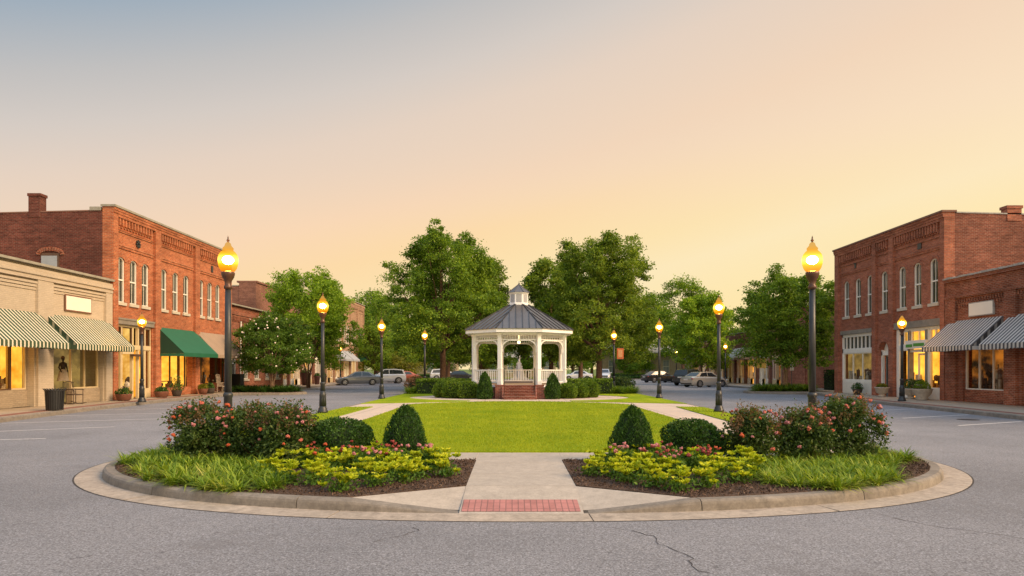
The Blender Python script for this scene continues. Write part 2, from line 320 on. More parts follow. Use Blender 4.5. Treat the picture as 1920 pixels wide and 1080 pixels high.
M['ground'] = pm('ground_far', (.10, .16, .02), (.08, .12, .02), .3, 1)
M['line'] = None
def linem():
    m, nt, b, o = newmat('worn_white_line'); v = objvec(nt)
    c = mix(nt, rng(nt, noise(nt, v, 12, 6, .75), .48, .66), (.62, .60, .58), (.27, .25, .25))
    nt.links.new(c, b.inputs['Base Color']); b.inputs['Roughness'].default_value = .8; return m
M['line'] = linem()
M['crack'] = pm('crack_fill', (.05, .043, .04), (.035, .03, .03), 9, 1)

# ------------------------------------------------------------------ mesh helpers
class MB:
    def __init__(s): s.v = []; s.f = []; s.mi = []; s.cur = 0
    def add(s, vs, fs):
        o = len(s.v); s.v += [tuple(p) for p in vs]
        for f in fs: s.f.append([i+o for i in f]); s.mi.append(s.cur)
    def box(s, x0, x1, y0, y1, z0, z1):
        s.add([(x0,y0,z0),(x1,y0,z0),(x1,y1,z0),(x0,y1,z0),(x0,y0,z1),(x1,y0,z1),(x1,y1,z1),(x0,y1,z1)],
              [(0,3,2,1),(4,5,6,7),(0,1,5,4),(1,2,6,5),(2,3,7,6),(3,0,4,7)])
    def quad(s, a, b, c, d): s.add([a, b, c, d], [(0,1,2,3)])
    def bar(s, a, b, w, h, up=(0,0,1)):
        a, b = Vector(a), Vector(b); d = (b-a).normalized(); u = Vector(up)
        sd = d.cross(u)
        if sd.length < 1e-4: sd = d.cross(Vector((0,1,0)))
        sd.normalize(); u = sd.cross(d).normalized(); sd *= w/2; u = u*h/2
        s.add([a-sd-u, a+sd-u, a+sd+u, a-sd+u, b-sd-u, b+sd-u, b+sd+u, b-sd+u],
              [(0,3,2,1),(4,5,6,7),(0,1,5,4),(1,2,6,5),(2,3,7,6),(3,0,4,7)])
    def tube(s, pts, rad, n=8, cap=True):
        pts = [Vector(p) for p in pts]; rings = []
        if isinstance(rad, (int, float)): rad = [rad]*len(pts)
        up = Vector((0.13, 0.31, 1)).normalized()
        for i, p in enumerate(pts):
            d = (pts[min(i+1, len(pts)-1)] - pts[max(i-1, 0)]).normalized()
            a = d.cross(up)
            if a.length < .05: a = d.cross(Vector((1, 0, 0)))
            a.normalize(); b = d.cross(a)
            rings.append([p + (a*math.cos(2*math.pi*k/n) + b*math.sin(2*math.pi*k/n))*rad[i] for k in range(n)])
        vs = [q for r in rings for q in r]; fs = []
        for i in range(len(pts)-1):
            for k in range(n): fs.append((i*n+k, i*n+(k+1) % n, (i+1)*n+(k+1) % n, (i+1)*n+k))
        if cap: fs.append(tuple(range(n))[::-1]); fs.append(tuple((len(pts)-1)*n+k for k in range(n)))
        s.add(vs, fs)
    def lathe(s, prof, n=16, c=(0,0,0), cap=True, rot=0.0, sy=1.0):
        vs = []; fs = []
        for r, z in prof:
            for k in range(n):
                a = 2*math.pi*k/n + rot
                vs.append((c[0]+r*math.cos(a), c[1]+r*math.sin(a)*sy, c[2]+z))
        for i in range(len(prof)-1):
            for k in range(n): fs.append((i*n+k, i*n+(k+1) % n, (i+1)*n+(k+1) % n, (i+1)*n+k))
        if cap: fs.append(tuple(range(n))[::-1]); fs.append(tuple((len(prof)-1)*n+k for k in range(n)))
        s.add(vs, fs)
    def blob(s, c, r, n=8, m=5, jit=0.0, rs=None):
        rs = rs or random
        prof = [(math.sin(math.pi*i/m), -math.cos(math.pi*i/m)) for i in range(m+1)]
        vs = []; fs = []; r = (r, r, r) if isinstance(r, (int, float)) else r
        for i, (a, z) in enumerate(prof):
            for k in range(n):
                j = 1+(rs.random()-.5)*jit; t_ = 2*math.pi*k/n
                vs.append((c[0]+r[0]*a*math.cos(t_)*j, c[1]+r[1]*a*math.sin(t_)*j, c[2]+r[2]*z*j))
        for i in range(m):
            for k in range(n): fs.append((i*n+k, i*n+(k+1) % n, (i+1)*n+(k+1) % n, (i+1)*n+k))
        s.add(vs, fs)
    def prism(s, poly, z0, z1):          # poly ccw in xy
        n = len(poly); vs = [(x, y, z0) for x, y in poly] + [(x, y, z1) for x, y in poly]
        fs = [tuple(range(n))[::-1], tuple(range(n, 2*n))] + [(i, (i+1) % n, n+(i+1) % n, n+i) for i in range(n)]
        s.add(vs, fs)
    def prism_y(s, poly, y0, y1):        # poly in xz
        n = len(poly); vs = [(x, y0, z) for x, z in poly] + [(x, y1, z) for x, z in poly]
        fs = [tuple(range(n)), tuple(range(n, 2*n))[::-1]] + [((i+1) % n, i, n+i, n+(i+1) % n) for i in range(n)]
        s.add(vs, fs)
    def prism_x(s, poly, x0, x1):        # poly in yz
        n = len(poly); vs = [(x0, y, z) for y, z in poly] + [(x1, y, z) for y, z in poly]
        fs = [tuple(range(n))[::-1], tuple(range(n, 2*n))] + [(i, (i+1) % n, n+(i+1) % n, n+i) for i in range(n)]
        s.add(vs, fs)
    def build(s, name, mat, parent=None, smooth=False, loc=None, rotz=0):
        me = bpy.data.meshes.new(name); me.from_pydata(s.v, [], s.f); me.update()
        mats = mat if isinstance(mat, (list, tuple)) else [mat]
        for mm in mats: me.materials.append(M[mm] if isinstance(mm, str) else mm)
        if len(mats) > 1: me.polygons.foreach_set('material_index', s.mi)
        if smooth: me.polygons.foreach_set('use_smooth', [True]*len(me.polygons))
        o = bpy.data.objects.new(name, me); col.objects.link(o)
        if parent: o.parent = parent
        if loc: o.location = loc
        if rotz: o.rotation_euler = (0, 0, rotz)
        return o
def build_each(mb, name, mat, parent=None):
    # one object per piece added to mb
    comp = list(range(len(mb.v)))
    def fd(i):
        while comp[i] != i: comp[i] = comp[comp[i]]; i = comp[i]
        return i
    for f in mb.f:
        for i in f[1:]: comp[fd(i)] = fd(f[0])
    groups = {}
    for f in mb.f: groups.setdefault(fd(f[0]), []).append(f)
    out = []
    for fs in groups.values():
        ids = sorted({i for f in fs for i in f}); mp = {i: k for k, i in enumerate(ids)}
        m2 = MB(); m2.v = [mb.v[i] for i in ids]; m2.f = [[mp[i] for i in f] for f in fs]; out.append(m2.build(name, mat, parent))
    return out
def npmesh(name, V, F, mat, parent=None, loc=None):
    me = bpy.data.meshes.new(name); V = np.asarray(V, np.float32); F = np.asarray(F, np.int32)
    k = F.shape[1]; me.vertices.add(len(V)); me.vertices.foreach_set('co', V.ravel())
    me.loops.add(F.size); me.loops.foreach_set('vertex_index', F.ravel())
    me.polygons.add(len(F)); me.polygons.foreach_set('loop_start', np.arange(0, F.size, k, dtype=np.int32))
    me.polygons.foreach_set('loop_total', np.full(len(F), k, np.int32)); me.update(calc_edges=True)
    me.materials.append(M[mat] if isinstance(mat, str) else mat)
    o = bpy.data.objects.new(name, me); col.objects.link(o)
    if parent: o.parent = parent
    if loc: o.location = loc
    return o
def tag(o, label=None, cat=None, group=None, kind=None):
    if label: o['label'] = label
    if cat: o['category'] = cat
    if group: o['group'] = group
    if kind: o['kind'] = kind
    return o
def thing(name, label, cat, loc=(0,0,0), rz=0, group=None):
    o = bpy.data.objects.new(name, None); col.objects.link(o); o.empty_display_size = .3
    o.location = loc; o.rotation_euler = (0, 0, rz)
    return tag(o, label, cat, group)
def copy_tree(o, parent=None):
    c = o.copy(); col.objects.link(c)
    if parent: c.parent = parent
    for ch in [k for k in bpy.data.objects if k.parent == o]: copy_tree(ch, c)
    return c
def dup(o, loc, rz=None, label=None, group=None, scale=None):
    c = copy_tree(o); c.location = loc
    if rz is not None: c.rotation_euler = (0, 0, rz)
    if label: c['label'] = label
    if group: c['group'] = group
    if scale: c.scale = (scale,)*3 if isinstance(scale, (int, float)) else scale
    return c
def leaves(P, size, rs, asp=.5, up=0.0, D=None):
    """rhombic leaves at points P; D = optional preferred long axis"""
    n = len(P); a = rs.normal(size=(n, 3))
    if D is not None: a = a*.55 + D
    a[:, 2] += up; a /= np.linalg.norm(a, axis=1)[:, None]+1e-9
    b = rs.normal(size=(n, 3)); b -= a*(a*b).sum(1)[:, None]; b /= np.linalg.norm(b, axis=1)[:, None]+1e-9
    s = (size*(.65+.7*rs.random(n)))[:, None]
    c = np.cross(a, b)*s*.12
    V = np.stack([P-a*s*.5, P-b*s*asp*.5+c, P+a*s*.5, P+b*s*asp*.5+c], 1).reshape(-1, 3)
    F = np.arange(4*n).reshape(n, 4)
    return V, F

# ------------------------------------------------------------------ ground, road, median
def structure(name, mb, mat): return tag(mb.build(name, mat), kind='structure')
g = MB(); g.quad((-1800, -300, -.03), (1800, -300, -.03), (1800, 3000, -.03), (-1800, 3000, -.03)); structure('ground', g, 'ground')
g = MB(); g.quad((-70, -25, 0), (70, -25, 0), (70, 112, 0), (-70, 112, 0)); structure('road', g, 'asphalt')
XC, YC = .17, 12.9
def front(a, b, n, ph):                   # superellipse front end
    c, s_ = math.cos(ph), math.sin(ph)
    return (XC + a*math.copysign(abs(c)**(2/n), c), YC - b*abs(s_)**(2/n))
def median_outline(off):                   # off outward from kerb face
    pts = [(-6.95-off, 92), (-6.95-off, 60), (-6.95-off, 40), (-6.95-off, 28), (-6.94-off, 20), (-6.93-off, 16)]
    pts += [front(7.17+off, 4.92+off, 2.2, math.pi*(1-i/64)) for i in range(65)]
    pts += [(7.35+off, 16), (7.6+off, 20), (7.95+off, 28), (8.1+off, 40), (8.1+off, 60), (8.1+off, 92)]
    pts += [(5+off*.5, 95+off), (-4-off*.5, 95+off)]
    return pts
def resample(pts, step):
    out = [pts[0]]; acc = 0
    P = [Vector((*p, 0)) for p in pts]
    for i in range(len(P)-1):
        L = (P[i+1]-P[i]).length; n = max(1, int(math.ceil(L/step)))
        for k in range(1, n+1):
            q = P[i].lerp(P[i+1], k/n); out.append((q.x, q.y))
    return out
def sweep(mb, path, prof, closed=False, hs=None):
    """prof: list of (outward offset, z); path runs so that its right-hand side is outward"""
    n = len(path); rows = []
    for i in range(n):
        a = Vector(path[max(i-1, 0)]) if not closed else Vector(path[(i-1) % n]); b = Vector(path[min(i+1, n-1)]) if not closed else Vector(path[(i+1) % n])
        d = (b-a).normalized(); nr = Vector((d.y, -d.x)); h = hs[i] if hs else 1
        rows.append([(path[i][0]+nr.x*o, path[i][1]+nr.y*o, z*h) for o, z in prof])
    k = len(prof); vs = [p for r_ in rows for p in r_]; fs = []
    for i in range(n-1 if not closed else n):
        j = (i+1) % n
        for q in range(k-1): fs.append((i*k+q, i*k+q+1, j*k+q+1, j*k+q))
    if not closed: fs += [tuple(range(k)), tuple((n-1)*k+q for q in range(k))[::-1]]
    mb.add(vs, fs)
def segmented(mb, path, prof, seg, gap, hfun=None):
    """kerb stones with open joints: split the polyline in pieces of length seg"""
    P = resample(path, .15); cur = [P[0]]; L = 0
    for i in range(1, len(P)):
        d = math.dist(P[i], P[i-1]); L += d; cur.append(P[i])
        if L >= seg or i == len(P)-1:
            if len(cur) > 2:
                a, b = Vector(cur[-1]), Vector(cur[-2]); e = a + (b-a).normalized()*gap; c2 = cur[:-1]+[(e.x, e.y)]
                sweep(mb, c2, prof, hs=[hfun(*p) for p in c2] if hfun else None)
            cur = [P[i]]; L = 0
H = .14
kp = median_outline(0)
RX0, RX1 = -.62, .84                       # the path opening
def kh(x, y):
    if y > 10: return 1
    if RX0 <= x <= RX1: return .03
    d = (RX0-x) if x < RX0 else (x-RX1)
    return min(1, .03+.97*d/1.35)
kerb_prof = [(-.17, 0), (-.17, H), (-.045, H), (-.012, H-.022), (0, H-.05), (.012, 0)]
# ordered so that outward is on the right-hand side when walking from left-back round the front
k = MB(); segmented(k, kp[:-2], kerb_prof, 2.35, .012, kh); sweep(k, kp[-3:]+[kp[0]], kerb_prof)
structure('kerb', k, 'kerb')
k = MB(); sweep(k, resample(median_outline(-.10)[:-2], .5), [(-.06, 0), (-.06, .09), (.06, .09), (.06, 0)], hs=[kh(*p) for p in resample(median_outline(-.10)[:-2], .5)])
structure('kerb_joint_bedding', k, 'dark_joint')
g2 = MB(); segmented(g2, kp[:-2], [(.01, .004), (.01, .012), (.37, .006), (.385, .001)], 2.9, .014); structure('gutter', g2, 'gutter')
g2 = MB(); sweep(g2, resample(kp[:-2], .5), [(.0, .0035), (.385, .0035)]); structure('gutter_joint', g2, 'dark_joint')
g2 = MB(); sweep(g2, resample(kp[:-2], .25), [(.383, .002), (.402, .002)]); structure('gutter_edge_seam', g2, 'crack')
# median slab behind the front beds
inner = median_outline(-.168)
back = [p for p in inner if p[1] > 11.75]
slab = [( -6.65, 11.75)] + [(6.9, 11.75)] + [p for p in inner if p[1] > 11.9 and p[0] > 0 and p[1] < 93][0:] + [(4.9, 94.8), (-3.9, 94.8)]
left_side = [p for p in inner if p[1] > 11.9 and p[0] < 0 and p[1] < 93]
slab += left_side
m_ = MB(); m_.prism(slab, .02, H-.004); structure('median_paving', m_, 'concrete_j')
# front path tiles
def tile(mb, x0, x1, y0, y1, z=H, gp=.007): mb.box(x0+gp, x1-gp, y0+gp, y1-gp, .03, z)
pt = MB()
for y0, y1 in ((9.12, 10.15), (10.15, 11.35), (11.35, 12.72)): tile(pt, RX0, RX1+.02, y0, y1)
for i in range(4): tile(pt, RX0-(i+1)*1.25, RX0-i*1.25, 11.75, 12.72); tile(pt, RX1+.02+i*1.25, RX1+.02+(i+1)*1.25, 11.75, 12.72)
pt2 = MB(); pt2.box(-5.7, 6.0, 11.74, 12.73, .01, H-.012); pt2.box(RX0, RX1+.02, 9.12, 11.8, .01, H-.012)
structure('front_path', pt, 'concrete'); structure('front_path_joint', pt2, 'dark_joint')
rp_ = MB(); ye = 7.975
rp_.add([(RX0+.008, 9.112, H), (RX1+.012, 9.112, H), (RX1, ye, .012), (RX0, ye, .012), (RX0+.008, 9.112, 0), (RX1+.012, 9.112, 0)], [(3, 2, 1, 0), (0, 1, 5, 4)])
# flared wings
def kface(x):   # kerb face y for x near the front
    c = abs((x-XC)/7.17); return YC-4.92*(1-c**2.2)**(1/2.2)
for sgn, xr in ((-1, RX0), (1, RX1)):
    xt = xr+sgn*1.33; top = [(xr-sgn*.004, 9.1, H), (xt, kface(xt)+.17, H)]
    arc = [(xt+(xr-xt)*i/8, kface(xt+(xr-xt)*i/8)+.17, max(.012, H*kh(xt+(xr-xt)*i/8, 8))) for i in range(1, 9)]
    P = top+arc
    cen = P[0]
    fs = [(0, i, i+1) if sgn < 0 else (0, i+1, i) for i in range(1, len(P)-1)]
    rp_.add(P, fs)
structure('kerb_ramp', rp_, 'concrete')
tp = MB(); f_ = lambda y: H-(9.112-y)/(9.112-ye)*(H-.012)+.005
tp.add([(RX0+.02, 8.04, f_(8.04)), (RX1-.03, 8.04, f_(8.04)), (RX1-.03, 8.50, f_(8.50)), (RX0+.02, 8.50, f_(8.50))], [(0, 1, 2, 3)])
structure('red_paver_strip', tp, 'paver_red')
# mulch beds in front
def bed(sgn):
    xr = RX0 if sgn < 0 else RX1+.02
    ip = [p for p in inner if (p[0]-XC)*sgn > 0]
    ip = [p for p in ip if abs(p[0]-xr) > 1.33 and (p[0]-xr)*sgn > 0 and p[1] < 14.6]
    ip.sort(key=lambda p: (p[1] if p[1] > YC-.01 else 0, 0))
    if sgn < 0: ip = sorted([p for p in inner if p[0] < xr-1.33 and p[1] < 14.6], key=lambda p: p[0] if p[1] < YC else -20-p[1], reverse=True)
    else: ip = sorted([p for p in inner if p[0] > xr+1.33 and p[1] < 14.6], key=lambda p: p[0] if p[1] < YC else 20+p[1])
    poly = [(xr, 9.13)] + [(xr+sgn*1.34, kface(xr+sgn*1.34)+.18)] + ip
    xo = ip[-1][0]; poly += [(xo, 14.5), (-5.72 if sgn < 0 else 6.3, 14.5), (-5.72 if sgn < 0 else 6.3, 11.75), (xr, 11.75)]
    if sgn < 0: poly = poly[::-1]
    # triangulated sheet with a little relief
    mb = MB(); n = len(poly); mb.prism([(x, y) for x, y in poly], .05, H+.006); 
    return mb, poly
bl, polyl = bed(-1); br, polyr = bed(1)
structure('mulch_bed', bl, 'mulch'); structure('mulch_bed', br, 'mulch')
def inside(poly, x, y):
    c = False; n = len(poly); j = n-1
    for i in range(n):
        xi, yi = poly[i]; xj, yj = poly[j]
        if (yi > y) != (yj > y) and x < (xj-xi)*(y-yi)/(yj-yi)+xi: c = not c
        j = i
    return c
rs = np.random.RandomState(3)
cp = []
for poly in (polyl, polyr):
    xs = [p[0] for p in poly]; ys = [p[1] for p in poly]; cnt = 0
    while cnt < 12000:
        x = rs.uniform(min(xs), max(xs)); y = rs.uniform(min(ys), 12.2)
        if inside(poly, x, y): cp.append((x, y, H+.01+.02*rs.random())); cnt += 1
V, F = leaves(np.array(cp), .038, rs, .38)
tag(npmesh('mulch_chips', V, F, 'chip'), 'loose brown bark mulch chips covering the front beds', 'mulch', kind='stuff')

# lawns
def lawn(name, poly, h=.022): 
    mb = MB(); mb.prism(poly, H-.01, H+h); return tag(structure(name, mb, 'lawn'))
LX0, LX1 = -4.5, 5.08
arc = [(LX1-(LX1-LX0)*i/16, 29.9+2.9*math.sin(math.pi*i/16)**.8) for i in range(17)]
main_poly = [(LX0, 12.78), (LX1, 12.78)] + arc
lawn('lawn', main_poly)
stl = [(-6.77, 14.52), (-5.7, 14.52), (-5.72, 28.1), (-6.76, 27.7)]
strr = [(6.3, 14.52), (7.14, 14.52), (7.43, 20), (7.77, 27.7), (6.75, 28.1), (6.5, 22)]
lawn('grass_strip', stl); lawn('grass_strip', strr)
CX, CY = .39, 38.6
def ring(rx, ry, a0, a1, n=24, cy=37.6): return [(CX+rx*math.cos(R(a0+(a1-a0)*i/n)), cy+ry*math.sin(R(a0+(a1-a0)*i/n))) for i in range(n+1)]
fl = [(-6.77, 30.6), (-2.2, 32.85)] + ring(6.0, 4.5, 246, 90, 30)[0:] + [(.39, 43.6), (-6.77, 43.6)]
fr = [(7.85, 30.6), (7.9, 43.6), (.39, 43.6)] + ring(6.0, 4.5, 90, -66, 30) + [(2.9, 32.85)]
lawn('grass_verge', fl); lawn('grass_verge', fr)
g = MB(); g.prism(ring(4.5, 3.25, 0, 345, 30, 38.7), H-.02, H+.012); structure('gazebo_bed', g, 'mulch')
g = MB(); g.prism([(-6.77, 43.62), (7.9, 43.62), (7.92, 91), (-6.77, 91)], H-.02, H+.014); structure('shrub_bed', g, 'mulch')
g = MB(); g.quad((-45, 112, .02), (45, 112, .02), (45, 170, .02), (-45, 170, .02)); structure('far_lawn', g, 'lawn')
g = MB()
for (xa, ya, yb) in ((-60, 112.4, 113),): g.box(-70, 70, 111.7, 112, 0, .13)
structure('far_kerb', g, 'kerb')
# grass blades on lawns (short, near part)
def blades(poly, dens, hgt, rs, ymin, ymax, falloff=18):
    xs = [p[0] for p in poly]; out = []
    A = (max(xs)-min(xs))*(ymax-ymin); n = int(A*dens)
    x = rs.uniform(min(xs), max(xs), n); y = rs.uniform(ymin, ymax, n); kpr = rs.random(n) < np.clip((14/y)**2*1.15, 0, 1)
    P = np.array([(a, b, H+.02) for a, b, kk in zip(x, y, kpr) if kk and inside(poly, a, b)])
    n = len(P); an = rs.uniform(0, 6.28, n); w = np.stack([np.cos(an), np.sin(an), 0*an], 1)*(.005*(P[:, 1]/13))[:, None]
    tip = P+np.stack([rs.normal(0, .012, n), rs.normal(0, .012, n), hgt*(.6+.7*rs.random(n))], 1)
    V = np.stack([P-w, P+w, tip], 1).reshape(-1, 3); return V, np.arange(3*n).reshape(n, 3)
V1, F1 = blades(main_poly, 950, .035, rs, 12.78, 32.5); V2, F2 = blades(stl, 500, .035, rs, 14.5, 28); V3, F3 = blades(strr, 500, .035, rs, 14.5, 28)
V = np.concatenate([V1, V2, V3]); F = np.concatenate([F1, F2+len(V1), F3+len(V1)+len(V2)])
tag(npmesh('grass_blades', V, F, 'lawn_blade'), 'short mown yellow-green grass blades of the central lawn', 'grass', kind='stuff')

# sidewalks
LK = [(-14.2, 12), (-15.3, 17), (-16.2, 21.5), (-16.9, 26), (-17.5, 31), (-17.9, 36), (-18.0, 42), (-17.8, 44.3)]
LK2 = [(-17.8, 44.3), (-15.2, 44.6), (-14.3, 45.2), (-13.9, 46.3), (-14.4, 47.6), (-16.3, 49.6), (-17.9, 52), (-18.1, 56), (-18.1, 98)]
RK = [(15.6, 12), (16.6, 19), (17.0, 22.7), (17.45, 29), (17.7, 33.2), (18.6, 39), (19.8, 44.2)]
RK2 = [(19.8, 44.2), (19.6, 45.6), (17.2, 46.6), (16.4, 47.6), (16.6, 49), (18.5, 52), (20.4, 55), (20.6, 58), (20.6, 98)]
SP = [(-.18, 0), (-.18, .15), (-.04, .15), (-.008, .125), (.01, 0)]
kb = MB(); segmented(kb, [p for p in (LK+LK2[1:])][::-1], [(o, z) for o, z in SP], 3.0, .012); 
segmented(kb, RK+RK2[1:], [(-o, z) for o, z in SP][::1], 3.0, .012)
# (left polyline reversed so its right-hand side faces the building: flip offsets)
kb = MB(); segmented(kb, (LK+LK2[1:]), SP, 3.0, .012); segmented(kb, (RK+RK2[1:])[::-1], SP, 3.0, .012)
structure('sidewalk_kerb', kb, 'kerb')
def offp(path, o):
    out = []
    for i in range(len(path)):
        a = Vector(path[max(i-1, 0)]); b = Vector(path[min(i+1, len(path)-1)]); d = (b-a).normalized(); out.append((path[i][0]+d.y*o, path[i][1]-d.x*o))
    return out
lp = LK+LK2[1:]; rp2 = RK+RK2[1:]
sw = MB(); sw.prism(([(-23.5, 98), (-23.5, 12)] + offp(lp, -.16)), .0, .146); structure('sidewalk', sw, 'walk')
sw = MB(); sw.prism(([(27, 12), (27, 98)] + offp(rp2, .16)[::-1]), .0, .146); structure('sidewalk', sw, 'walk')
sw = MB(); sweep(sw, LK[:-1], [(-.85, .151), (-.38, .151)]); sweep(sw, RK[:-1][::-1], [(-.85, .151), (-.38, .151)]); structure('sidewalk_brick_band', sw, 'walk_brick')

# parking lines and cracks
ln = MB()
def stripe(a, b, w=.10):
    a, b = Vector((*a, .004)), Vector((*b, .004)); d = (b-a).normalized(); s_ = Vector((d.y, -d.x, 0))*w/2
    ln.add([a-s_, b-s_, b+s_, a+s_], [(0, 1, 2, 3)])
for (a, b) in (((-11.4, 16.7), (-14.7, 15.6)), ((-11.7, 20.1), (-15.4, 17.7)), ((-11.8, 23.4), (-16.0, 21.4)), ((-11.9, 27), (-16.6, 24.8)), ((-12.0, 30.6), (-17.2, 28.2)), ((-12.0, 34.4), (-17.6, 32)), ((-12.3, 40), (-17.8, 37.6)),
               ((13.4, 20.5), (16.5, 22.1)), ((13.5, 23.6), (17.0, 25.4)), ((13.6, 27.2), (17.2, 29.2)), ((13.8, 31), (17.4, 33)), ((14.2, 35.5), (18.2, 37.6)), ((-12.6, 62), (-17.6, 59.6)), ((-12.6, 67), (-17.6, 64.6)), ((15, 62), (20, 64.6)), ((15, 57), (20, 59.4))):
    stripe(a, b)
stripe((-15.5, 55.5), (-12.0, 51.5), .12); stripe((13, 50.5), (20.0, 52), .12)
structure('parking_lines', ln, 'line')
ck = MB(); rr = random.Random(5)
def crack(pts, w, jig=.05):
    P = resample(pts, .12); Q = [(x+rr.gauss(0, jig), y+rr.gauss(0, jig)) for x, y in P]
    for i in range(len(Q)-1):
        a, b = Vector((*Q[i], .003)), Vector((*Q[i+1], .003)); d = (b-a).normalized(); s_ = Vector((d.y, -d.x, 0))*w*(.4+.6*rr.random())
        ck.add([a-s_, b-s_, b+s_, a+s_], [(0, 1, 2, 3)])
crack([(1.28, 7.2), (1.42, 6.95), (1.43, 6.7), (1.5, 6.45), (1.62, 6.2), (1.53, 5.95), (1.63, 5.65)], .007, .02)
crack([(1.0, 7.35), (1.28, 7.2)], .004, .02)
crack([(4.3, 7.9), (4.55, 7.4), (5.0, 7.0), (5.25, 6.6)], .006, .02)
crack([(-1.05, 7.4), (-1.0, 7.15), (-1.2, 6.9), (-1.35, 6.7)], .005, .02)
crack([(-10.2, 10.1), (-8.6, 10.4), (-7.6, 10.6)], .006, .03)
crack([(8.3, 11.2), (9.2, 10.7), (10.6, 10.4)], .007, .03); crack([(9.5, 13.8), (11.5, 13.2)], .007, .03)
structure('road_cracks', ck, 'crack')
mh = MB(); mh.lathe([(.33, 0), (.33, .008)], 24); tag(mh.build('manhole_cover', 'dark_iron', loc=(15.3, 22.9, 0)), 'flat round iron manhole cover between the right-hand parking lines', 'manhole cover')

exec_objects = True
# ------------------------------------------------------------------ building helpers (local: x along facade, y into the building, z up; street at y<0)
def wall_open(mb, x0, x1, z0, z1, ops, y0=0, y1=.35):
    xs = sorted({x0, x1, *[v for o in ops for v in o[:2] if x0 < v < x1]}); zs = sorted({z0, z1, *[v for o in ops for v in o[2:4] if z0 < v < z1]})
    solid = lambda i, j: 0 <= i < len(xs)-1 and 0 <= j < len(zs)-1 and not any(o[0] < (xs[i]+xs[i+1])/2 < o[1] and o[2] < (zs[j]+zs[j+1])/2 < o[3] for o in ops)
    for i in range(len(xs)-1):
        for j in range(len(zs)-1):
            if not solid(i, j): continue
            a, b, c, d = xs[i], xs[i+1], zs[j], zs[j+1]
            mb.quad((a, y0, c), (b, y0, c), (b, y0, d), (a, y0, d)); mb.quad((b, y1, c), (a, y1, c), (a, y1, d), (b, y1, d))
            if not solid(i-1, j): mb.quad((a, y1, c), (a, y0, c), (a, y0, d), (a, y1, d))
            if not solid(i+1, j): mb.quad((b, y0, c), (b, y1, c), (b, y1, d), (b, y0, d))
            if not solid(i, j-1): mb.quad((a, y1, c), (b, y1, c), (b, y0, c), (a, y0, c))
            if not solid(i, j+1): mb.quad((a, y0, d), (b, y0, d), (b, y1, d), (a, y1, d))
def arc_pts(x0, x1, zs, zc, n=10):
    cx, hw = (x0+x1)/2, (x1-x0)/2
    return [(cx-hw*math.cos(math.pi*i/n), zs+(zc-zs)*math.sin(math.pi*i/n)) for i in range(n+1)]
def arch_fill(mb, x0, x1, zs, zc, y0=0, y1=.35):
    A = arc_pts(x0, x1, zs, zc)
    for (xa, za), (xb, zb) in zip(A, A[1:]):
        mb.quad((xa, y0, za), (xb, y0, zb), (xb, y0, zc), (xa, y0, zc)); mb.quad((xa, y1, za), (xb, y1, zb), (xb, y0, zb), (xa, y0, za))
def hood(mb, x0, x1, zs, zc, w=.2, y=-.03):
    A = arc_pts(x0, x1, zs, zc); B = arc_pts(x0-w, x1+w, zs, zc+w)
    for i in range(len(A)-1):
        a, b, c, d = A[i], A[i+1], B[i+1], B[i]
        vs = [(p[0], y, p[1]) for p in (a, b, c, d)] + [(p[0], .02, p[1]) for p in (a, b, c, d)]
        mb.add(vs, [(0, 1, 2, 3), (1, 0, 4, 5), (3, 2, 6, 7), (0, 3, 7, 4), (2, 1, 5, 6)])
def make_window(parent, w, h, arch=.18, frame='white', glass='win_dark', sill='sill', mull=1, rec=.085, rail=True):
    """origin: bottom centre of the opening on the facade plane"""
    f = MB(); t_ = .05; hw = w/2; zs = h-arch
    f.box(-hw, -hw+t_, rec-.05, rec+.05, 0, zs); f.box(hw-t_, hw, rec-.05, rec+.05, 0, zs); f.box(-hw+t_, hw-t_, rec-.05, rec+.05, 0, t_)
    A = arc_pts(-hw, hw, zs, h); B = arc_pts(-hw+t_, hw-t_, zs-t_*.3, h-t_)
    for i in range(len(A)-1):
        vs = [(p[0], rec-.05, p[1]) for p in (B[i], B[i+1], A[i+1], A[i])] + [(p[0], rec+.05, p[1]) for p in (B[i], B[i+1], A[i+1], A[i])]
        f.add(vs, [(0, 1, 2, 3), (1, 0, 4, 5), (7, 6, 5, 4)])
    if rail: f.box(-hw+t_, hw-t_, rec-.035, rec+.03, h*.5-.035, h*.5+.035)
    for i in range(mull): x = -hw+(i+1)*w/(mull+1); f.box(x-.009, x+.009, rec-.005, rec+.02, t_, h-t_)
    wn = f.build('window', frame, parent)
    p = MB(); poly = [(-hw+t_, t_), (hw-t_, t_)] + [q for q in B[::-1]]
    p.prism_y(poly, rec+.022, rec+.034); p.build('pane', glass, wn)
    if sill: s_ = MB(); s_.box(-hw-.1, hw+.1, -.08, .1, -.15, 0); s_.build('sill', sill, wn)
    return wn
def put_windows(proto, xs, z):
    first = True
    for x in xs:
        w = proto if first else copy_tree(proto, proto.parent); first = False
        w.location = (x, 0, z)
def dentils(mb, x0, x1, z0, z1, n, y=-.09):
    st = (x1-x0)/n
    for i in range(n): mb.box(x0+i*st, x0+i*st+st*.5, y*1.6, .01, z0, z1); mb.box(x0+i*st+.004, x0+i*st+st*.5-.004, y*.9, .01, z0-.09, z0-.001)
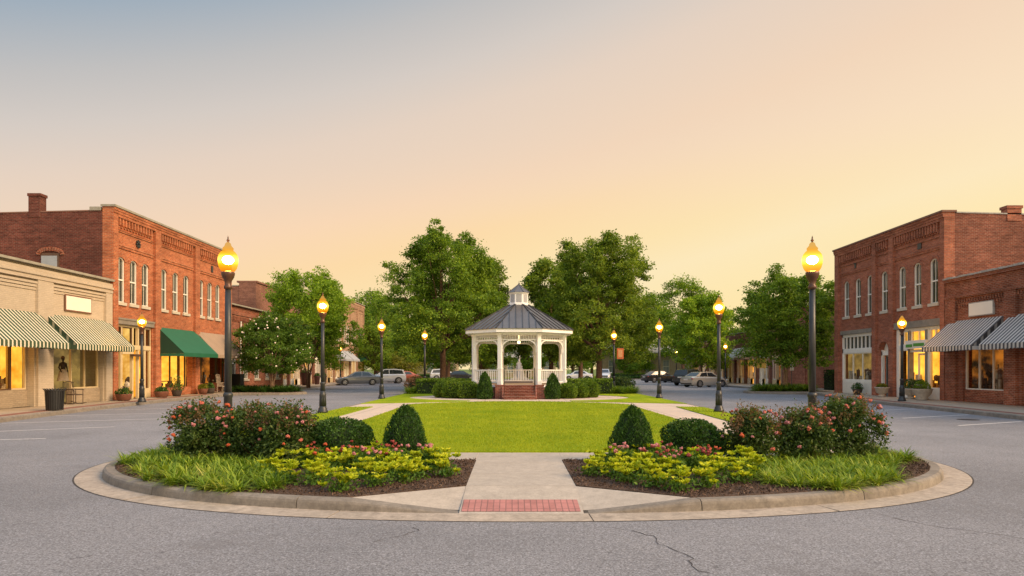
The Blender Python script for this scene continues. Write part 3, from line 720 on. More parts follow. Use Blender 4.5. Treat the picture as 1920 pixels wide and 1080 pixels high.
def awning(parent, x0, x1, zt, zb, proj, mat, side=None, val=.28, scallop=True, vmat=None):
    a = MB(); th = .03
    a.add([(x0, -.02, zt), (x1, -.02, zt), (x1, -proj, zb), (x0, -proj, zb), (x0, -.02, zt-th), (x1, -.02, zt-th), (x1, -proj, zb-th), (x0, -proj, zb-th)],
          [(3, 2, 1, 0), (4, 5, 6, 7), (0, 4, 7, 3), (1, 2, 6, 5), (2, 3, 7, 6)])
    c = a.build('awning', mat, parent)
    s_ = MB()
    for x in (x0+.01, x1-.03):
        s_.prism_x([(-.02, zt-th), (-.02, zb-.05), (-proj+.01, zb-.05), (-proj+.01, zb-th)], x, x+.02)
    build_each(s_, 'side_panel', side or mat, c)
    v = MB(); n = max(2, int((x1-x0)/.2)); st = (x1-x0)/n
    for i in range(n):
        xa, xb = x0+i*st, x0+(i+1)*st; lo = zb-val
        if scallop:
            pts = [(xa, zb-.0), (xa, lo+.06), (xa+st*.2, lo+.012), (xa+st*.5, lo), (xa+st*.8, lo+.012), (xb, lo+.06), (xb, zb)]
        else: pts = [(xa, zb), (xa, lo), (xb, lo), (xb, zb)]
        v.prism_y(pts, -proj-.012, -proj+.004)
    for x in (x0-.004, x1-.006):
        v.box(x, x+.01, -proj+.006, -.03, zb-val*.9, zb-.052)
    v.build('valance', vmat or mat, c)
    return c
def goods(parent, x0, x1, z0, y0, y1, n, hmax, seed, mats=('goods', 'goods_white', 'goods_dark')):
    r_ = random.Random(seed)
    for mi, mt in enumerate(mats):
        mb = MB()
        for i in range(n):
            x = r_.uniform(x0+.1, x1-.1); y = r_.uniform(y0, y1); h = hmax*r_.uniform(.12, 1)**1.6; w = r_.uniform(.04, .16)
            q = r_.random()
            if q < .35: mb.lathe([(w*.5, 0), (w*.8, h*.3), (w*.35, h*.6), (w*.5, h)], 8, (x, y, z0))
            elif q < .7: mb.blob((x, y, z0+h*.7), (w, w, w*r_.uniform(.8, 1.6)), 8, 5, .4, r_); mb.tube([(x, y, z0), (x, y, z0+h*.35)], .02, 5)
            else: mb.box(x-w, x+w, y-w*.6, y+w*.6, z0, z0+h*.8)
        build_each(mb, 'display_item', mt, parent)
def interior(parent, x0, x1, z0, z1, y0, y1, lit, ceil='lit'):
    """a shallow shop room behind the glass"""
    b = MB(); b.quad((x0, y1, z0), (x1, y1, z0), (x1, y1, z1), (x0, y1, z1)); b.build('lit_interior', lit, parent)
    b = MB()
    b.quad((x0, y0, z0), (x0, y1, z0), (x0, y1, z1), (x0, y0, z1)); b.quad((x1, y1, z0), (x1, y0, z0), (x1, y0, z1), (x1, y1, z1))
    b.quad((x0, y0, z0), (x1, y0, z0), (x1, y1, z0), (x0, y1, z0)); b.quad((x0, y1, z1), (x1, y1, z1), (x1, y0, z1), (x0, y0, z1))
    b.build('shop_room', lit, parent)  # room faces emit their own glow, standing in for interior lamps
def shop_window(parent, x0, x1, z0, z1, cols, rec=.12, frame='white', t_=.06, transom=None, name='shop_window'):
    f = MB(); y0, y1 = rec-.05, rec+.05
    f.box(x0, x0+t_, y0, y1, z0, z1); f.box(x1-t_, x1, y0, y1, z0, z1); f.box(x0+t_, x1-t_, y0, y1, z0, z0+t_); f.box(x0+t_, x1-t_, y0, y1, z1-t_, z1)
    for i in range(1, cols): x = x0+(x1-x0)*i/cols; f.box(x-t_*.4, x+t_*.4, y0+.005, y1-.005, z0+t_, z1-t_)
    if transom: f.box(x0+t_, x1-t_, y0+.003, y1-.003, transom-t_*.5, transom+t_*.5)
    w = f.build(name, frame, parent)
    p = MB(); p.quad((x0+t_*.5, rec, z0+t_*.5), (x1-t_*.5, rec, z0+t_*.5), (x1-t_*.5, rec, z1-t_*.5), (x0+t_*.5, rec, z1-t_*.5)); p.build('pane', 'shop_glass', w)
    return w
def door(parent, x, w, z0, h, rec, mat, glass='shop_glass', name='door'):
    f = MB(); t_ = .11; f.box(x-w/2, x-w/2+t_, rec, rec+.05, z0, z0+h); f.box(x+w/2-t_, x+w/2, rec, rec+.05, z0, z0+h)
    f.box(x-w/2+t_, x+w/2-t_, rec, rec+.05, z0, z0+.3); f.box(x-w/2+t_, x+w/2-t_, rec, rec+.05, z0+h-t_, z0+h)
    d = f.build(name, mat, parent)
    p = MB(); p.quad((x-w/2+t_, rec+.025, z0+.3), (x+w/2-t_, rec+.025, z0+.3), (x+w/2-t_, rec+.025, z0+h-t_), (x-w/2+t_, rec+.025, z0+h-t_)); p.build('pane', glass, d)
    hb = MB(); hb.tube([(x+w/2-.16, rec-.04, z0+.95), (x+w/2-.16, rec-.04, z0+1.25)], .015, 6); hb.build('handle', 'dark_iron', d)
    return d
Z0 = .146
LB, RB = R(90), R(-90)

# ================= left: cream-painted one-storey brick shop =================
XL = -19.8
L1 = thing('shop_building', 'one-storey cream painted brick shop with green and white striped awnings', 'building', (XL, 20, 0), LB)
def lx(y): return y-20        # world Y -> local x on the left
xe = lx(33.62); o1 = [(lx(20.8), lx(28.3), Z0, 3.0), (lx(29.35), lx(33.05), Z0, 3.0)]
w = MB(); wall_open(w, 0, xe, 0, 6.0, o1, 0, .35)
w.box(0, xe, 12, 12.3, 0, 5.6); w.box(0, .3, .35, 12, 0, 5.8); w.box(xe-.3, xe-.0, .35, 12, 0, 5.8); w.box(.3, xe-.3, .35, 12, 5.2, 5.3)
for a, b in ((lx(28.35), lx(29.3)), (lx(33.1), xe), (lx(20.0), lx(20.7))): w.box(a, b, -.13, 0.001, Z0-.1, 5.42)
for a, b in ((lx(20.7), lx(28.35)), (lx(29.3), lx(33.1))):
    for i in range(3): w.box(a+.002, b-.002, -.035-.035*i, .001, 4.98+.13*i, 5.08+.13*i)
w.box(0, xe, -.16, .001, 5.42, 5.52); w.box(0, xe, -.20, .001, 5.60, 5.70); w.box(0, xe, -.14, .001, 5.52, 5.60); w.box(0, xe, -.14, .001, 5.70, 5.88)
w.build('wall', 'brick_beige', L1)
w = MB(); w.box(-.05, xe+.0, -.24, .42, 6.0, 6.10); w.build('coping', 'coping', L1)
# left bay : bulkhead, glass, warm room
b = MB()
for xa, xb, yy in ((lx(20.8), lx(27.25), .14), (lx(27.27), lx(28.3), .30)): b.box(xa, xb, yy, yy+.3, Z0, .86)
for xa, xb in ((lx(30.9), lx(32.95)),): b.box(xa, xb, .10, .4, Z0, .82)
build_each(b, 'bulkhead', 'beige_base', L1)
shop_window(L1, lx(20.8), lx(27.2), .86, 3.0, 4, .2, 'wood_dark'); shop_window(L1, lx(27.25), lx(28.25), .86, 3.0, 1, .36, 'cream')
interior(L1, lx(20.8), lx(28.28), Z0+.02, 3.0, .5, 2.6, 'lit'); goods(L1, lx(21), lx(28.2), .9, .55, 1.0, 12, .7, 4)
pc = MB(); pc.box(lx(27.35), lx(27.62), 2.50, 2.56, 1.7, 2.45); pc.build('wall_picture', 'wood_dark', L1)
sb = MB(); sb.box(lx(25.6), lx(27.2), .6, .9, 1.62, 1.67); build_each(sb, 'shelf', 'goods_dark', L1)
# right bay : recessed door, display window
interior(L1, lx(29.37), lx(33.03), Z0+.02, 3.0, 1.1, 3.2, 'lit_dim')
shop_window(L1, lx(30.92), lx(32.95), .82, 3.0, 2, .22, 'cream', .05)
shop_window(L1, lx(29.4), lx(29.75), Z0, 3.0, 1, 1.0, 'wood_dark', .05, name='side_light')
door(L1, lx(30.3), .95, Z0, 2.3, 1.0, 'wood_dark')
tl = MB(); tl.box(lx(29.76), lx(30.9), 1.0, 1.05, 2.46, 3.0); tl.build('transom', 'lit_cream', L1)
awning(L1, lx(20.9), lx(28.5), 4.05, 2.78, 1.35, 'awn_green', 'awn_side', val=.26); awning(L1, lx(28.95), lx(33.35), 4.05, 2.78, 1.35, 'awn_green', 'awn_side', val=.26)
s_ = MB(); s_.box(lx(30.15), lx(32.05), -.07, -.004, 4.28, 5.02); sg = s_.build('sign_board', 'sign_wood', L1)
s_ = MB(); s_.box(lx(30.21), lx(31.99), -.085, -.071, 4.34, 4.96); s_.build('sign_face', 'sign_white', sg)

# ================= left: two-storey red brick block =================
L2 = thing('brick_building', 'two-storey orange-red brick block with arched windows and green awning', 'building', (XL, 33.65, 0), LB)
q = lambda y: y-33.65
XE = 14.2; HT = 9.72
win = [34.55, 35.7, 36.85, 38.8, 40.15, 41.45, 43.45, 44.7, 45.9]; ww, wz0, wz1 = .66, 5.08, 7.36
ops = [(q(y)-ww/2, q(y)+ww/2, wz0, wz1) for y in win] + [(q(34.15), q(37.55), Z0, 3.98), (q(38.35), q(42.35), Z0, 2.9), (q(43.1), q(47.2), Z0, 2.9)]
w = MB(); wall_open(w, 0, XE, 0, HT, ops, 0, .38)
for y in win: arch_fill(w, q(y)-ww/2, q(y)+ww/2, wz1-.2, wz1, 0, .38); hood(w, q(y)-ww/2, q(y)+ww/2, wz1-.2, wz1, .17)
pil = [(0, .42), (q(37.65), q(38.25)), (q(42.4), q(43.0)), (q(47.3), XE)]
for a, b in pil: w.box(a, b, -.16, .001, 0, 9.45)
for (a, b) in ((.42, q(37.65)), (q(38.25), q(42.4)), (q(43.0), q(47.3))):
    w.box(a, b, -.17, .001, 9.3, 9.45); n = int((b-a-.3)/.27)
    dentils(w, a+.15, b-.15, 8.93, 9.3, n, -.085)
    w.box(a+.1, b-.1, -.05, .001, 8.62, 8.70); w.box(a+.1, b-.1, -.075, .001, 8.7, 8.76)
    w.box(a, b, -.05, .001, 7.80, 7.92); w.box(a, b, -.08, .001, 7.92, 7.98)
w.box(0, XE, -.20, .001, 9.45, 9.58); w.box(0, XE, -.23, .001, 9.58, HT)
w.box(0, .38, .385, .39, 0, HT)
w.build('wall', 'brick_red', L2)
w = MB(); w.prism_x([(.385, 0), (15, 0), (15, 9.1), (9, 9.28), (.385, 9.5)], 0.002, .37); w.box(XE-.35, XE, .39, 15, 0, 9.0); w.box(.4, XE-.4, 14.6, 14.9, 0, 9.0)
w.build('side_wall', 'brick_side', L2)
w = MB(); w.box(.38, XE-.36, .4, 14.6, 8.3, 8.4); w.build('roof', 'slate', L2)
w = MB(); w.box(-.06, XE+.05, -.28, .45, HT, HT+.10); w.box(-.05, .4, .46, 1.0, 9.52, 9.7); w.build('coping', 'coping', L2)
w = MB(); w.box(-.03, .42, 3.44, 4.02, 9.2, 10.22); w.box(-.06, .46, 3.40, 4.06, 10.22, 10.36); w.build('chimney', 'brick_side', L2)
w = MB(); w.prism_x([(.46, 9.5), (9, 9.285), (9, 9.34), (.46, 9.56)], -.02, .40); w.build('parapet_cap', 'coping_red', L2)
# side window with arch (faces the camera): a shallow recess modelled on the side wall
sw_ = thing('x', None, None); bpy.data.objects.remove(sw_)
w = MB(); w.prism_y([(0, 0), (1, 0), (1, .01)], 0, .01)
fr_ = MB(); fr_.box(-.035, .0, 2.5, 3.38, 6.25, 7.42); sf = fr_.build('window', 'wood_dark', L2)
pn = MB(); pn.box(-.045, -.036, 2.6, 3.38, 6.25, 7.28); pn.build('pane', 'win_blue', sf)
ar = MB()
for i in range(13):
    a = math.pi*(i+.5)/13; cy_, cz_ = 2.94, 7.36; x_ = cy_-.62*math.cos(a); z_ = cz_+.28*math.sin(a); ar.bar((-.03, cy_-.5*math.cos(a), cz_+.16*math.sin(a)), (-.03, cy_-.62*math.cos(a)*1.08, cz_+.36*math.sin(a)), .10, .08, (1, 0, 0))
ar.build('window_arch', 'brick_dark', L2)
pw = make_window(L2, ww, wz1-wz0, .2, 'white', 'win_dark'); put_windows(pw, [q(y) for y in win], wz0)
an = MB()
for i in range(8):
    a = i*math.pi/4; an.bar((q(36.1), -.05, 8.3), (q(36.1)+.22*math.cos(a), -.05, 8.3+.22*math.sin(a)), .07, .05, (0, 1, 0))
an.box(q(36.1)-.09, q(36.1)+.09, -.07, 0, 8.21, 8.39); an.box(q(44.9), q(45.15), -.04, 0, 8.08, 8.5)
build_each(an, 'anchor_plate', 'dark_iron', L2)
w = MB(); w.box(q(34.1), q(37.62), -.10, .36, 3.98, 4.30); w.box(q(34.1), q(37.62), -.14, -.101, 4.2, 4.28); build_each(w, 'lintel', 'lintel', L2)
# bay 1 shopfront: cream
f = MB(); xs_ = [q(34.15), q(34.75), q(35.75), q(36.3), q(36.95), q(37.5)]
for x in xs_: f.box(x-.01, x+.09, .08, .22, Z0, 3.98)
f.box(q(34.15), q(37.55), .06, .08, 2.72, 2.95); f.box(q(34.15), q(37.55), .07, .2, 3.86, 3.98)
f.box(q(34.75), q(35.75), .02, .3, 2.48, 2.62)
for a, b_ in ((q(34.25), q(34.75)), (q(36.4), q(37.5))): f.box(a, b_, .1, .2, Z0, .62)
f.build('shopfront_frame', 'cream', L2)
shop_window(L2, q(34.25), q(34.75), .62, 2.72, 1, .15, 'cream', .04); shop_window(L2, q(36.4), q(36.95), .62, 2.72, 1, .15, 'cream', .04); shop_window(L2, q(37.05), q(37.5), .62, 2.72, 1, .15, 'cream', .04)
for a, b_ in ((34.25, 34.75), (34.85, 35.75), (36.4, 36.95), (37.05, 37.5)): shop_window(L2, q(a), q(b_), 2.95, 3.86, 1, .15, 'wood_dark', .05, name='transom_window')
door(L2, q(35.3), .85, Z0, 2.3, .9, 'wood_dark')
interior(L2, q(34.16), q(37.54), Z0+.02, 3.97, 1.0, 2.4, 'lit_cream'); goods(L2, q(34.3), q(37.4), .62, .4, .9, 6, .9, 11)
sb = MB(); sb.box(q(35.75)-.25, q(35.75)+.6, -.16, .05, 2.36, 2.48); build_each(sb, 'canopy_shelf', 'wood_dark', L2)
# bay 2: green awning
awning(L2, q(38.1), q(42.5), 4.05, 2.62, 1.5, 'awn_solid', 'awn_dark', scallop=False, val=.22)
f = MB(); f.box(q(38.35), q(42.35), .1, .35, Z0, .62); f.box(q(38.35), q(38.75), .1, .3, .62, 2.9); build_each(f, 'bulkhead', 'brick_red', L2)
shop_window(L2, q(38.76), q(41.0), .62, 2.9, 2, .2, 'wood_dark', .05); interior(L2, q(38.37), q(42.33), Z0+.02, 2.9, .45, 2.2, 'lit'); goods(L2, q(38.8), q(41.8), .62, .5, 1.0, 9, .9, 21, ('goods', 'goods_dark'))
door(L2, q(41.65), .95, Z0, 2.5, .36, 'wood_dark')
f = MB(); f.box(q(38.8), q(41.0), .8, 1.1, .95, 1.0); f.build('display_shelf', 'goods', L2)
# bay 3: tan awning
awning(L2, q(42.75), q(47.3), 4.05, 2.6, 1.35, 'awn_tan', 'awn_brown', scallop=False, val=.2)
f = MB(); f.box(q(43.1), q(43.9), .1, .35, Z0, .8); f.box(q(46.0), q(47.2), .1, .35, Z0, .8); build_each(f, 'bulkhead', 'brick_dark', L2)
shop_window(L2, q(43.12), q(43.88), .8, 2.9, 1, .2, 'dark_iron', .05); shop_window(L2, q(46.02), q(47.18), .8, 2.9, 1, .2, 'dark_iron', .05); door(L2, q(44.9), 1.0, Z0, 2.4, .9, 'dark_iron')
interior(L2, q(43.12), q(47.18), Z0+.02, 2.9, 1.1, 2.4, 'lit_dark'); goods(L2, q(43.3), q(47), .7, .45, 1.0, 6, 1.0, 31)

# ================= left: one-storey brick with tall white windows, and neighbours =================
L3 = thing('brick_building', 'one-storey red brick building with tall white multi-pane windows behind the crepe myrtle', 'building', (-20.1, 47.9, 0), LB)
w = MB(); yw = [1.3, 3.6, 5.9, 8.3, 10.6]; wall_open(w, 0, 12, 0, 6.3, [(x-.5, x+.5, .95, 3.3) for x in yw], 0, .35); w.box(0, 12, -.12, .001, 5.5, 5.62); w.box(0, 12, -.18, .001, 5.62, 5.9)
dentils(w, .1, 11.9, 5.25, 5.5, 46, -.08); w.box(0, .35, .351, 14, 0, 6.0); w.box(11.65, 12, .351, 14, 0, 6.0); w.box(.35, 11.65, 13.6, 14, 0, 6)
for x in yw: arch_fill(w, x-.5, x+.5, 3.0, 3.3); hood(w, x-.5, x+.5, 3.0, 3.3, .2)
w.build('wall', 'brick_dark', L3); w = MB(); w.box(-.02, 12.05, -.24, .42, 6.3, 6.4); w.build('coping', 'coping', L3); w = MB(); w.box(.35, 11.65, .36, 13.6, 5.6, 5.7); w.build('roof', 'slate', L3)
pw = make_window(L3, 1.0, 2.35, .3, 'white', 'win_dark', mull=2); put_windows(pw, yw, .95)
dp = MB(); dp.tube([(2.45, -.08, .2), (2.45, -.08, 3.2), (2.45, -.12, 5.2)], .05, 6); dp.build('downpipe', 'white', L3)

def row_building(name, label, loc, rot, W, Hh, D, wallmat, bays, seed, upper=False, awn=None, frame='white', base='brick_dark', litset=('lit', 'lit_dim', 'lit_cream')):
    r_ = random.Random(seed); t_ = thing(name, label, 'building', loc, rot)
    bw = W/bays; ops = [(i*bw+.35, (i+1)*bw-.35, Z0, 3.1) for i in range(bays)]; uw = []
    if upper:
        for i in range(bays):
            for k_ in (.25, .5, .75): uw.append(i*bw+bw*k_)
        ops += [(x-.35, x+.35, 5.0, 7.2) for x in uw]
    w = MB(); wall_open(w, 0, W, 0, Hh, ops, 0, .35); w.box(0, .35, .351, D, 0, Hh-.3); w.box(W-.35, W, .351, D, 0, Hh-.3); w.box(.35, W-.35, D-.3, D, 0, Hh-.3)
    for i in range(bays+1): x = min(max(i*bw-.25, 0), W-.5); w.box(x, x+.5, -.1, .001, 0, Hh-.5)
    w.box(0, W, -.13, .001, Hh-.5, Hh-.36); w.box(0, W, -.18, .001, Hh-.36, Hh-.1); dentils(w, .3, W-.3, Hh-.85, Hh-.5, int(W/.3), -.09)
    w.box(0, W, -.05, .001, Hh-1.25, Hh-1.15)
    w.build('wall', wallmat, t_); c = MB(); c.box(-.03, W+.03, -.23, .42, Hh, Hh+.09); c.build('coping', 'coping', t_)
    c = MB(); c.box(.36, W-.36, .36, D-.3, Hh-.7, Hh-.6); c.build('roof', 'slate', t_)
    for i in range(bays):
        a, b_ = i*bw+.35, (i+1)*bw-.35; mm = (a+b_)/2+r_.uniform(-.3, .3)
        f = MB(); f.box(a, mm-.5, .06, .3, Z0, .7); f.box(mm+.5, b_, .06, .3, Z0, .7); f.box(a, b_, .03, .3, 2.72, 3.1)
        f.box(mm-.56, mm-.5, .02, .3, Z0, 2.72); f.box(mm+.5, mm+.56, .02, .3, Z0, 2.72); f.build('shopfront_frame', r_.choice([frame, 'cream', 'white']), t_)
        shop_window(t_, a, mm-.56, .7, 2.72, 2, .15, frame, .06); shop_window(t_, mm+.56, b_, .7, 2.72, 2, .15, frame, .06); door(t_, mm, .95, Z0, 2.4, .4, r_.choice(['wood_dark', 'white', 'red_door']))
        interior(t_, a+.01, b_-.01, Z0+.02, 2.71, .6, 2.4, r_.choice(litset)); goods(t_, a, b_, .7, .4, .9, 4, .9, seed*7+i)
        if awn and awn[i % len(awn)]: awning(t_, a-.2, b_+.2, 4.0, 2.9, 1.3, awn[i % len(awn)], scallop=False, val=.22)
    if upper:
        pw = make_window(t_, .7, 2.2, .15, frame, 'win_dark'); put_windows(pw, uw, 5.0)
    return t_
row_building('shop_building', 'long brick shop row with cream pilasters and pale doors beside the tall plum planters', (-21.0, 60.2, 0), LB, 16, 6.0, 14, 'brick_far', 4, 5, awn=[None, None, None, None], litset=('lit_cream', 'lit_dim', 'lit'))
row_building('brick_building', 'far two-storey tan brick block at the left end of the street with blue-grey awning', (-21.0, 76.6, 0), LB, 20, 10.6, 16, 'brick_tan', 5, 8, True, awn=[None, 'awn_blue', 'awn_blue', None, 'awn_solid'], litset=('lit', 'lit_cream'))
# tall wall behind
L6 = thing('brick_building', 'plain upper brick wall rising behind the one-storey building on the left', 'building', (-22.6, 60.3, 0), LB)
w = MB(); w.box(.0, 11, 1.5, 18, 6.05, 9.0); w.box(-.03, 11, .0, 1.5, 6.05, 9.35) ; w.box(-.05, 11, -.1, 1.7, 9.35, 9.5); w.box(-.05, 0, 1.7, 18, 8.8, 9.02); w.box(0, 11, 0.5, 18, 0, 6.04); w.build('wall', 'brick_far', L6)
cp_ = MB(); cp_.box(-.08, 11, 1.6, 18, 9.03, 9.12); cp_.build('coping', 'coping', L6)

# ================= right: two-storey brick block =================
XR = 21.45
R2 = thing('brick_building', 'two-storey red brick block with narrow white windows and arched doorway', 'building', (XR, 45.1, 0), RB)
r = lambda y: 45.1-y
XE = 11.45; HT = 9.45
win = [43.75, 42.3, 40.9, 39.3, 37.5, 36.1, 34.7]; ww, wz0, wz1 = .64, 5.05, 7.32
ops = [(r(y)-ww/2, r(y)+ww/2, wz0, wz1) for y in win] + [(r(44.4), r(40.65), Z0, 3.9), (r(39.85), r(38.8), Z0, 3.3), (r(38.15), r(34.1), Z0, 3.9)]
w = MB(); wall_open(w, 0, XE, 0, HT, ops, 0, .38)
for y in win: arch_fill(w, r(y)-ww/2, r(y)+ww/2, wz1-.2, wz1, 0, .38); hood(w, r(y)-ww/2, r(y)+ww/2, wz1-.2, wz1, .17)
arch_fill(w, r(39.85), r(38.8), 2.75, 3.3, 0, .38); hood(w, r(39.85), r(38.8), 2.75, 3.3, .25, -.06)
for a, b in ((0, .5), (r(40.45), r(40.05)), (r(38.65), r(38.2)), (r(34.0), XE)): w.box(a, b, -.15, .001, 0, 9.2)
for (a, b) in ((.5, r(40.45)), (r(40.05), r(38.65)), (r(38.2), r(34.0))):
    w.box(a, b, -.17, .001, 9.05, 9.2); dentils(w, a+.1, b-.1, 8.6, 9.05, max(4, int((b-a)/.24)), -.085)
    w.box(a+.05, b-.05, -.05, .001, 8.32, 8.40); w.box(a, b, -.05, .001, 7.72, 7.82); w.box(a, b, -.08, .001, 7.82, 7.88)
w.box(0, XE, -.20, .001, 9.2, 9.32); w.box(0, XE, -.23, .001, 9.32, HT)
w.build('wall', 'brick_right', R2)
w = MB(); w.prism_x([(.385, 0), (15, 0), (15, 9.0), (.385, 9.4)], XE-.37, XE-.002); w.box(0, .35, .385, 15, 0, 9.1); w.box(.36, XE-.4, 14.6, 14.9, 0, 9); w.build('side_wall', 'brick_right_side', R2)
w = MB(); w.box(.36, XE-.38, .4, 14.6, 8.3, 8.4); w.build('roof', 'slate', R2)
w = MB(); w.box(-.05, XE+.05, -.28, .45, HT, HT+.09); w.build('coping', 'coping_red', R2)
w = MB(); w.prism_x([(.46, 9.40), (15, 9.005), (15, 9.07), (.46, 9.46)], XE-.42, XE+.03); w.build('parapet_cap', 'slate', R2)
w = MB(); w.box(XE-.42, XE+.03, 2.95, 3.65, 9.0, 9.62); w.box(XE-.46, XE+.07, 2.9, 3.7, 9.62, 9.76); w.build('chimney', 'brick_right', R2)
pw = make_window(R2, ww, wz1-wz0, .2, 'white', 'win_dark'); put_windows(pw, [r(y) for y in win], wz0)
w = MB(); w.box(r(44.45), r(40.6), -.08, .3, 3.9, 4.15); w.box(r(38.2), r(34.02), -.10, .3, 3.9, 4.25); build_each(w, 'lintel', 'lintel', R2)
an = MB(); an.box(r(42.6)-.08, r(42.6)+.08, -.05, 0, 8.0, 8.32); an.box(r(35.9)-.16, r(35.9)+.16, -.04, 0, 8.0, 8.3); an.box(r(42.6)-.16, r(42.6)+.02, -.05, 0, 8.24, 8.32); build_each(an, 'anchor_plate', 'dark_iron', R2)
# bay A shopfront
f = MB(); a, b_ = r(44.4), r(40.65)
f.box(a, b_, .05, .2, Z0, 1.0); 
for i in range(6): f.box(a+.05, b_-.05, .03, .05, .22+i*.12, .30+i*.12)
f.box(a, b_, .04, .22, 2.72, 3.0); f.box(a, b_, .04, .22, 3.72, 3.9); f.box(a, a+.12, .04, .22, 1.0, 3.9); f.box(b_-.12, b_, .04, .22, 1.0, 3.9)
for i in range(1, 8): x = a+(b_-a)*i/8; f.box(x-.035, x+.035, .06, .18, 3.0, 3.72)
f.build('shopfront_frame', 'white', R2)
shop_window(R2, a+.12, b_-.12, 1.0, 2.72, 3, .12, 'white', .06); tn = MB(); tn.box(a+.1, b_-.1, .13, .14, 3.0, 3.72); tn.build('transom_window', 'win_dark', R2)
interior(R2, a+.01, b_-.01, Z0+.02, 2.9, .4, 1.8, 'lit_dim'); goods(R2, a+.2, b_-.2, 1.0, .35, .9, 9, .9, 41, ('goods_white', 'goods', 'goods_dark'))
# bay B door
f = MB(); f.box(r(39.85), r(39.72), .1, .25, Z0, 2.8); f.box(r(38.93), r(38.8), .1, .25, Z0, 2.8); f.box(r(39.85), r(38.8), .1, .25, 2.5, 2.72); f.build('door_frame', 'white', R2)
door(R2, r(39.325), .79, Z0, 2.35, .3, 'red_door', 'win_dark'); f = MB(); f.box(r(39.85), r(38.8), .28, .3, 2.72, 3.3); f.build('fanlight', 'white', R2)
# bay C shopfront
f = MB(); a, b_ = r(38.15), r(34.1)
for x0_, x1_ in ((a, a+.22), (a+1.05, a+1.15), (b_-1.2, b_-1.1), (b_-.14, b_)): f.box(x0_, x1_, .04, .24, Z0, 3.9)
f.box(a+.22, a+1.05, .05, .22, 2.75, 3.0); f.box(b_-1.1, b_-.14, .05, .22, 2.75, 3.0); f.box(a, b_, .05, .22, 3.76, 3.9)
f.box(a+.22, a+1.05, .05, .22, Z0, .7); f.box(b_-1.1, b_-.14, .05, .22, Z0, .7); f.box(a+1.3, b_-1.35, .04, .24, 2.6, 2.75)
f.build('shopfront_frame', 'white', R2)
f = MB(); f.box(a+1.15, a+1.3, -.02, .24, Z0, 3.76); f.box(b_-1.35, b_-1.2, -.02, .24, Z0, 3.76); build_each(f, 'iron_column', 'lintel', R2)
shop_window(R2, a+.22, a+1.05, .7, 2.75, 1, .12, 'white', .05); shop_window(R2, b_-1.1, b_-.14, .7, 2.75, 1, .12, 'white', .05)
for p0, p1 in ((a+.22, a+1.05), (a+1.3, b_-1.35), (b_-1.1, b_-.14)): shop_window(R2, p0, p1, 3.0, 3.76, 2, .14, 'white', .05, name='transom_window')
door(R2, (a+b_)/2-.05, 1.1, Z0, 2.4, .4, 'white'); interior(R2, a+.01, b_-.01, Z0+.02, 3.88, .6, 2.4, 'lit'); goods(R2, a+.2, b_-.2, .7, .4, .9, 15, 1.1, 51)
s_ = MB(); s_.box(a+1.25, b_-1.0, -.2, -.05, 2.78, 3.22); sg = s_.build('sign_board', 'sign_white', R2)
s_ = MB(); s_.box(a+1.32, a+1.9, -.215, -.201, 2.86, 3.02); s_.box(a+2.0, b_-1.1, -.215, -.201, 2.9, 3.06); build_each(s_, 'sign_panel', 'sign_green', sg)

# ================= right: one-storey brick with grey striped awnings =================
R1 = thing('shop_building', 'one-storey red brick shop with grey striped awnings and a blank white sign', 'building', (XR, 33.6, 0), RB)
u = lambda y: 33.6-y
XE = 13.6
ops = [(u(32.5), u(29.75), Z0, 3.05), (u(28.75), u(25), Z0, 3.05), (u(24.2), u(21), Z0, 3.05)]
w = MB(); wall_open(w, 0, XE, 0, 6.05, ops, 0, .35)
for a, b in ((0, .75), (u(29.6), u(28.9)), (u(24.9), u(24.3))): w.box(a, b, -.14, .001, 0, 5.1)
for a, b in ((.75, u(29.6)), (u(28.9), u(24.9)), (u(24.3), XE)):
    w.box(a, b, -.06, .001, 5.02, 5.1); dentils(w, a+.05, b-.05, 4.86, 5.02, int((b-a)/.18), -.06); dentils(w, a+.14, b-.05, 4.72, 4.86, int((b-a)/.18), -.04)
w.box(0, XE, -.17, .001, 5.1, 5.22); w.box(0, XE, -.08, .001, 5.22, 5.9); w.box(0, XE, -.2, .001, 5.9, 6.05)
w.box(0.002, .35, .351, 12, 0, 5.9); w.box(XE-.35, XE, .351, 12, 0, 5.9); w.box(.36, XE-.36, 11.6, 12, 0, 5.9)
w.build('wall', 'brick_dark', R1); w = MB()
rr = random.Random(9)
for i in range(46): x = i*XE/46; w.box(x, x+XE/46-.01, -.26+rr.uniform(-.03, .03), .42, 6.05, 6.12+rr.uniform(0, .03))
w.build('coping', 'slate', R1); w = MB(); w.box(.36, XE-.36, .36, 11.6, 5.2, 5.3); w.build('roof', 'slate', R1)
b = MB()
for p0, p1 in ((u(32.5), u(29.75)), (u(28.75), u(25)), (u(24.2), u(21))): b.box(p0, p1, .10, .35, Z0, .74)
build_each(b, 'bulkhead', 'brick_dark', R1)
for p0, p1, c_, se in ((u(32.5), u(29.75), 3, 61), (u(28.75), u(25), 3, 62), (u(24.2), u(21), 3, 63)):
    shop_window(R1, p0, p1, .74, 3.05, c_, .2, 'white', .055); interior(R1, p0+.01, p1-.01, Z0+.02, 3.04, .45, 2.4, 'lit_dark'); goods(R1, p0, p1, .74, .5, 1.1, 14, 1.3, se, ('goods_dark', 'goods', 'goods_white', 'goods_dark'))
lp_ = MB(); lp_.blob((u(31.0), 1.6, 2.1), (.3, .3, .45), 10, 6); lp_.build('lit_shade', 'lit', R1)
awning(R1, u(33.4), u(29.75), 4.02, 2.76, 1.4, 'awn_grey', 'awn_gside', val=.24); awning(R1, u(29.3), u(24.8), 4.02, 2.76, 1.4, 'awn_grey', 'awn_gside', val=.24)
